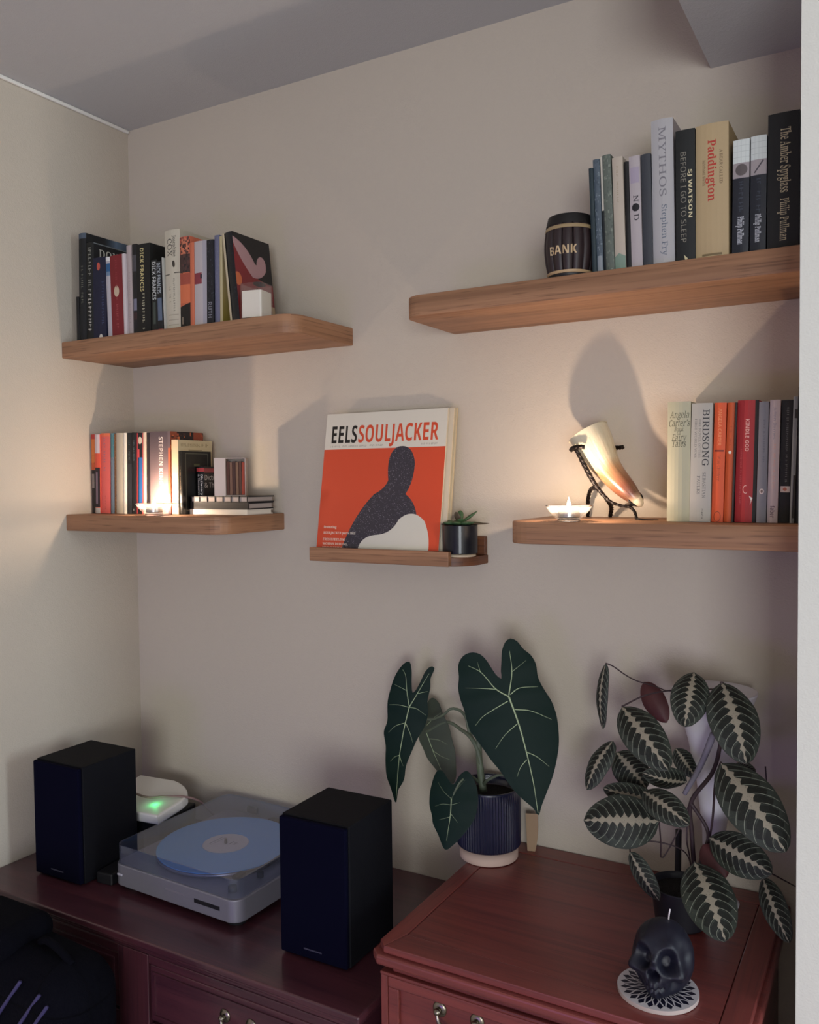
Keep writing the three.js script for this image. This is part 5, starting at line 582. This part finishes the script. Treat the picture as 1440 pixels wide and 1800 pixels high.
// ---------------------------------------------------------------- prayer plant
{
  const K = 768, q = document.createElement('canvas'); q.width = K; q.height = 384; const c = q.getContext('2d'), mid = 192;
  c.fillStyle = '#3b433b'; c.fillRect(0, 0, K, 384);
  for (const s of [-1, 1]) { // dark blotches between the side veins, then the fine pale veins
    for (let i = 0; i < 9; i++) { const x = 14 + i * 82; c.fillStyle = '#12170f'; c.beginPath(); c.moveTo(x + 6, mid); c.quadraticCurveTo(x + 26, mid + s * 84, x + 96, mid + s * 140); c.quadraticCurveTo(x + 124, mid + s * 124, x + 138, mid + s * 100); c.quadraticCurveTo(x + 92, mid + s * 64, x + 76, mid); c.fill(); }
    for (let i = 0; i < 10; i++) { const x = i * 82; c.strokeStyle = '#a3a998'; c.lineWidth = 5; c.beginPath(); c.moveTo(x, mid); c.quadraticCurveTo(x + 24, mid + s * 96, x + 132, mid + s * 172); c.stroke(); }
  }
  c.fillStyle = '#b5ab97'; c.beginPath(); c.moveTo(0, mid - 24); for (let i = 0; i < 10; i++) { const x = i * 76, a = 46 * (1 - Math.abs(i - 3.5) / 11); c.lineTo(x + 18, mid - a * 0.35); c.lineTo(x + 52, mid - a - 8); c.lineTo(x + 70, mid - a * 0.62); } c.lineTo(K, mid); for (let i = 9; i >= 0; i--) { const x = i * 76, a = 46 * (1 - Math.abs(i - 3.5) / 11); c.lineTo(x + 62, mid + a * 0.62); c.lineTo(x + 44, mid + a + 8); c.lineTo(x + 10, mid + a * 0.35); } c.lineTo(0, mid + 24); c.fill();
  speckle(c, K, 384, ['rgba(120,130,110,0.25)', 'rgba(20,26,22,0.25)', 'rgba(150,120,100,0.18)'], 1500, 2, 7);
  const lt = new THREE.CanvasTexture(q); lt.colorSpace = THREE.SRGBColorSpace; lt.anisotropy = 8;
  const faceA = std({ map: lt, color: 0xd0d0d0, roughness: 0.65, bumpMap: lt, bumpScale: 0.0006 }), under = std({ color: 0x4c2124, roughness: 0.6 });
  const P0 = [1.5, CB + 0.0003, 0.115], p = thing('prayer_plant', 'bushy potted plant with striped oval leaves hanging over the right side of the chest', 'plant', P0), off = V(P0);
  part(p, 'pot', lathe([[0, 0], [0.04, 0], [0.042, 0.003], [0.0495, 0.06], [0.052, 0.066], [0.05, 0.067], [0.047, 0.062], [0.045, 0.05], [0, 0.05]]).translate(-0.02, 0, 0.065), std({ color: 0x1a1a22, roughness: 0.5 }));
  part(p, 'soil', lathe([[0, 0.058], [0.046, 0.056], [0.046, 0.054]], 32).translate(-0.02, 0, 0.065), soilMat);
  part(p, 'stake', sweep([[1.4475, CB + 0.0005, 0.057], [1.4485, 0.82, 0.057], [1.4495, 0.87, 0.058]].map((a) => V(a).sub(off)), 0.0058, 12, 12), std({ color: 0x1c1d20, roughness: 0.6 }));
  const stemMat = std({ color: 0x3a2a2e, roughness: 0.6 }), stemPale = std({ color: 0x7c7684, roughness: 0.6 });
  PST.forEach((pts, i) => part(p, 'stem', sweep(pts.map((a) => V(a).sub(off)), (s) => [0.0058, 0.0042, 0.0013, 0.0016, 0.0014, 0.0016, 0.0036, 0.0013, 0.0022, 0.0022, 0.0014, 0.0022, 0.0014][i] * (1 - 0.3 * s), 30, 8), i === 0 ? stemPale : stemMat));
  const ref = new THREE.Vector3(0.22, 0.42, 0.88).normalize();
  PP.forEach(([b, t, wd, roll, droop, kind], k) => {
    const B = V(b).sub(off), T = V(t).sub(off), dir = T.clone().sub(B), len = dir.length(); dir.normalize();
    const n = ref.clone().addScaledVector(dir, -ref.dot(dir)).normalize().applyAxisAngle(dir, roll + (k % 3 - 1) * 0.08), side = new THREE.Vector3().crossVectors(n, dir);
    const U = 22, S = 12, ps = [], us = [], fr = [], bk = [], ph = k * 1.7, edge = wd / 2;
    const prof = (s) => Math.pow(Math.max(0, Math.sin(Math.PI * Math.pow(s, 0.92))), 0.6) * (1 - 0.06 * Math.sin(s * 3));
    for (const lift of [0.0003, -0.0003]) for (let i = 0; i <= U; i++) for (let j = 0; j <= S; j++) {
      const s = i / U, v = (j / S) * 2 - 1, w = edge * Math.max(prof(s), i === 0 || i === U ? 0.02 : 0);
      const z = droop * len * (Math.sin(Math.PI * s) * 0.9) - 0.16 * wd * v * v * prof(s) - 0.03 * wd * Math.abs(v) + 0.012 * wd * Math.sin(s * 17 + ph + v * 2) * Math.abs(v) + lift;
      const a = B.clone().addScaledVector(dir, s * len).addScaledVector(side, v * w).addScaledVector(n, z); ps.push(a.x, a.y, a.z); us.push(s, 0.5 + v * 0.48);
    }
    const base = (U + 1) * (S + 1); for (let i = 0; i < U; i++) for (let j = 0; j < S; j++) { const a = i * (S + 1) + j, d = a + S + 1; fr.push(a, d, a + 1, a + 1, d, d + 1); bk.push(base + a, base + a + 1, base + d, base + a + 1, base + d + 1, base + d); }
    const lg = new THREE.BufferGeometry(); lg.setAttribute('position', new THREE.Float32BufferAttribute(ps, 3)); lg.setAttribute('uv', new THREE.Float32BufferAttribute(us, 2)); lg.setIndex([...fr, ...bk]); lg.addGroup(0, fr.length, 0); lg.addGroup(fr.length, bk.length, 1); lg.computeVertexNormals();
    part(p, 'leaf', lg, kind === 1 ? [under, faceA] : [faceA, under], kind === 1 ? 'leaf turned over, showing its red underside' : undefined);
  });
}
{ // white flared vase behind the plant
  const v = thing('flared_vase', 'white wide-rimmed flared vase behind the striped-leaved plant', 'vase', [1.5165, CB + 0.0003, 0.082]), h = 0.384;
  part(v, 'body', lathe([[0, 0], [0.042, 0], [0.043, 0.004], [0.03, 0.012], [0.018, 0.05], [0.02, 0.13], [0.03, 0.22], [0.044, 0.29], [0.06, 0.35], [0.0715, 0.379], [0.0725, 0.3825], [0.0705, 0.384], [0.06, 0.381], [0.05, 0.377], [0.0, 0.374]], 56), std({ color: 0xdcd9e0, roughness: 0.35 }));
}

// ---------------------------------------------------------------- skull candle on a patterned coaster
{
  const cc = document.createElement('canvas'); cc.width = cc.height = 512; const c = cc.getContext('2d'); c.fillStyle = '#c9c2c6'; c.fillRect(0, 0, 512, 512); c.translate(256, 256);
  const n = 22; for (const [r0, r1, r2, o] of [[40, 100, 158, 0], [104, 160, 212, 0.5], [166, 210, 238, 0]]) for (let i = 0; i < n; i++) { const a = ((i + o) / n) * Math.PI * 2, d = Math.PI / n * 0.66; c.fillStyle = '#15142a'; c.beginPath(); c.moveTo(Math.cos(a) * r0, Math.sin(a) * r0); c.lineTo(Math.cos(a + d) * r1, Math.sin(a + d) * r1); c.lineTo(Math.cos(a) * r2, Math.sin(a) * r2); c.lineTo(Math.cos(a - d) * r1, Math.sin(a - d) * r1); c.fill(); }
  const ct = new THREE.CanvasTexture(cc); ct.colorSpace = THREE.SRGBColorSpace;
  const k = thing('coaster', 'round white coaster with a ring pattern of dark diamonds under the skull candle', 'coaster', [1.4945, CB + 0.0003, 0.399], 0.3), cork = std({ color: 0xb9a8a4, roughness: 0.8 });
  part(k, 'disc', new THREE.CylinderGeometry(0.0585, 0.0585, 0.006, 64).translate(0, 0.003, 0), [cork, std({ map: ct, roughness: 0.4 }), cork]);
  const s = thing('skull_candle', 'dark blue-black skull-shaped candle with a white wick', 'candle', [1.5, CB + 0.0067, 0.394], -0.02);
  const g = new THREE.SphereGeometry(1, 110, 84), q = g.attributes.position, v = new THREE.Vector3(), bump = (x, y, z, w) => { const d = new THREE.Vector3(x, y, z).normalize(); return Math.exp(-(1 - v.dot(d)) / w); };
  const sn = valueNoise(16, 16, 77), dent = (x, y, z, a) => 1 - THREE.MathUtils.smoothstep(Math.acos(Math.min(1, v.dot(new THREE.Vector3(x, y, z).normalize()))), a * 0.62, a);
  for (let i = 0; i < q.count; i++) {
    v.fromBufferAttribute(q, i).normalize(); let r = 1;
    for (const m of [-1, 1]) {
      r -= 0.36 * dent(m * 0.43, 0.02, 0.9, 0.36) + 0.3 * dent(m * 0.07, -0.36, 0.93, 0.13);
      r += 0.1 * bump(m * 0.42, 0.4, 0.82, 0.02) + 0.2 * bump(m * 0.72, -0.26, 0.62, 0.02) - 0.14 * bump(m * 0.92, 0.2, 0.4, 0.04) - 0.24 * bump(m * 0.66, -0.66, 0.5, 0.03);
    }
    r += 0.1 * bump(0, 0.02, 1, 0.006) + 0.16 * bump(0, -0.6, 0.82, 0.03) + 0.14 * bump(0, -0.9, 0.6, 0.05);
    const teeth = dent(0, -0.66, 0.78, 0.38); r -= 0.07 * teeth * (0.5 + 0.5 * Math.cos(v.x * 44)) + 0.12 * Math.exp(-Math.pow((v.y + 0.66) / 0.025, 2)) * teeth; r += 0.02 * (sn(v.x * 0.5 + 0.5, v.y * 0.5 + v.z * 0.3) - 0.5);
    const y = v.y * r; q.setXYZ(i, v.x * r * 0.045, y * 0.053, v.z * r * 0.05);
  }
  g.rotateX(-0.3).translate(0, 0.046, 0); for (let i = 0; i < q.count; i++) if (q.getY(i) < 0.0005) q.setY(i, 0.0005);
  g.computeVertexNormals();
  part(s, 'skull', g, std({ color: 0x0e0e20, roughness: 0.5 }));
  part(s, 'wick', sweep([[0.006, 0.094, -0.012], [0.0065, 0.103, -0.012], [0.008, 0.113, -0.0125]], 0.0011, 8, 8), std({ color: 0xd8cdd2, roughness: 0.8 }));
}

// ---------------------------------------------------------------- black bag in front of the sideboard
{
  const b = thing('black_bag', 'black bag with pale piping standing in front of the sideboard', 'bag', [0.33, 0, 0.62]);
  const fab = phy({ color: 0x06060f, roughness: 0.9, specularIntensity: 0.2, bumpMap: grainBump, bumpScale: 0.0008 }), bn = valueNoise(9, 9, 91);
  const g = new RoundedBoxGeometry(0.42, 0.66, 0.16, 14, 0.07), q = g.attributes.position;
  for (let i = 0; i < q.count; i++) { const x = q.getX(i), y = q.getY(i), z = q.getZ(i), k = (bn(x * 2 + 0.5, y * 1.6 + z * 2 + 0.5) - 0.5) * 0.035; q.setXYZ(i, x * (1 + k * 1.2), y * (1 + k * 0.5) - Math.max(0, x - 0.02) * 0.1, z * (1 + k * 3)); }
  g.computeVertexNormals(); part(b, 'body', g.translate(0, 0.331, 0), fab);
  const flap = new RoundedBoxGeometry(0.19, 0.07, 0.13, 8, 0.034), fq = flap.attributes.position; for (let i = 0; i < fq.count; i++) fq.setY(i, fq.getY(i) + 0.02 * (bn(fq.getX(i) * 3, 0.3) - 0.5)); flap.computeVertexNormals(); part(b, 'folded_top', flap.translate(-0.055, 0.655, 0.005), fab);
  const trim = std({ color: 0x3b3560, roughness: 0.6 });
  for (const [x, y, l] of [[0.1, 0.625, 0.26], [0.152, 0.615, 0.3], [0.172, 0.6, 0.3]]) part(b, 'piping', sweep([[x, y, 0.074], [x - 0.06, y - 0.08, 0.083], [x - 0.14, y - 0.19, 0.085], [x - 0.2, y - l, 0.083]], 0.0036, 20, 8), trim);
  part(b, 'handle', sweep([[0.06, 0.652, 0], [0.09, 0.668, 0.01], [0.13, 0.66, 0.012], [0.16, 0.64, 0.01]], 0.007, 20, 10), fab);
}

// ---------------------------------------------------------------- unseen TV added outside the frame for its violet light
{
  const t = thing('added_television', 'added wide TV on a low stand, unseen across the room, glowing violet', 'added_television', [0.85, 0, 3.36]);
  part(t, 'stand', merge([span(-0.6, 0.6, 0, 0.06, -0.02, 0.4, 0.01)]), M.walnut); part(t, 'bezel', span(-0.53, 0.53, 0.08, 0.64, 0.02, 0.06, 0.006), M.black); part(t, 'foot', span(-0.15, 0.15, 0.0605, 0.0795, -0.0, 0.12), M.black);
  part(t, 'screen', span(-0.5, 0.5, 0.11, 0.61, 0.0165, 0.0198), std({ color: 0x05050a, roughness: 0.3, emissive: new THREE.Color(0.35, 0.2, 0.9), emissiveIntensity: 1 }));
}
scene.traverse((o) => { if (o.isMesh) { o.castShadow = o.name !== 'flame'; o.receiveShadow = true; } });
renderer.render(scene, camera);
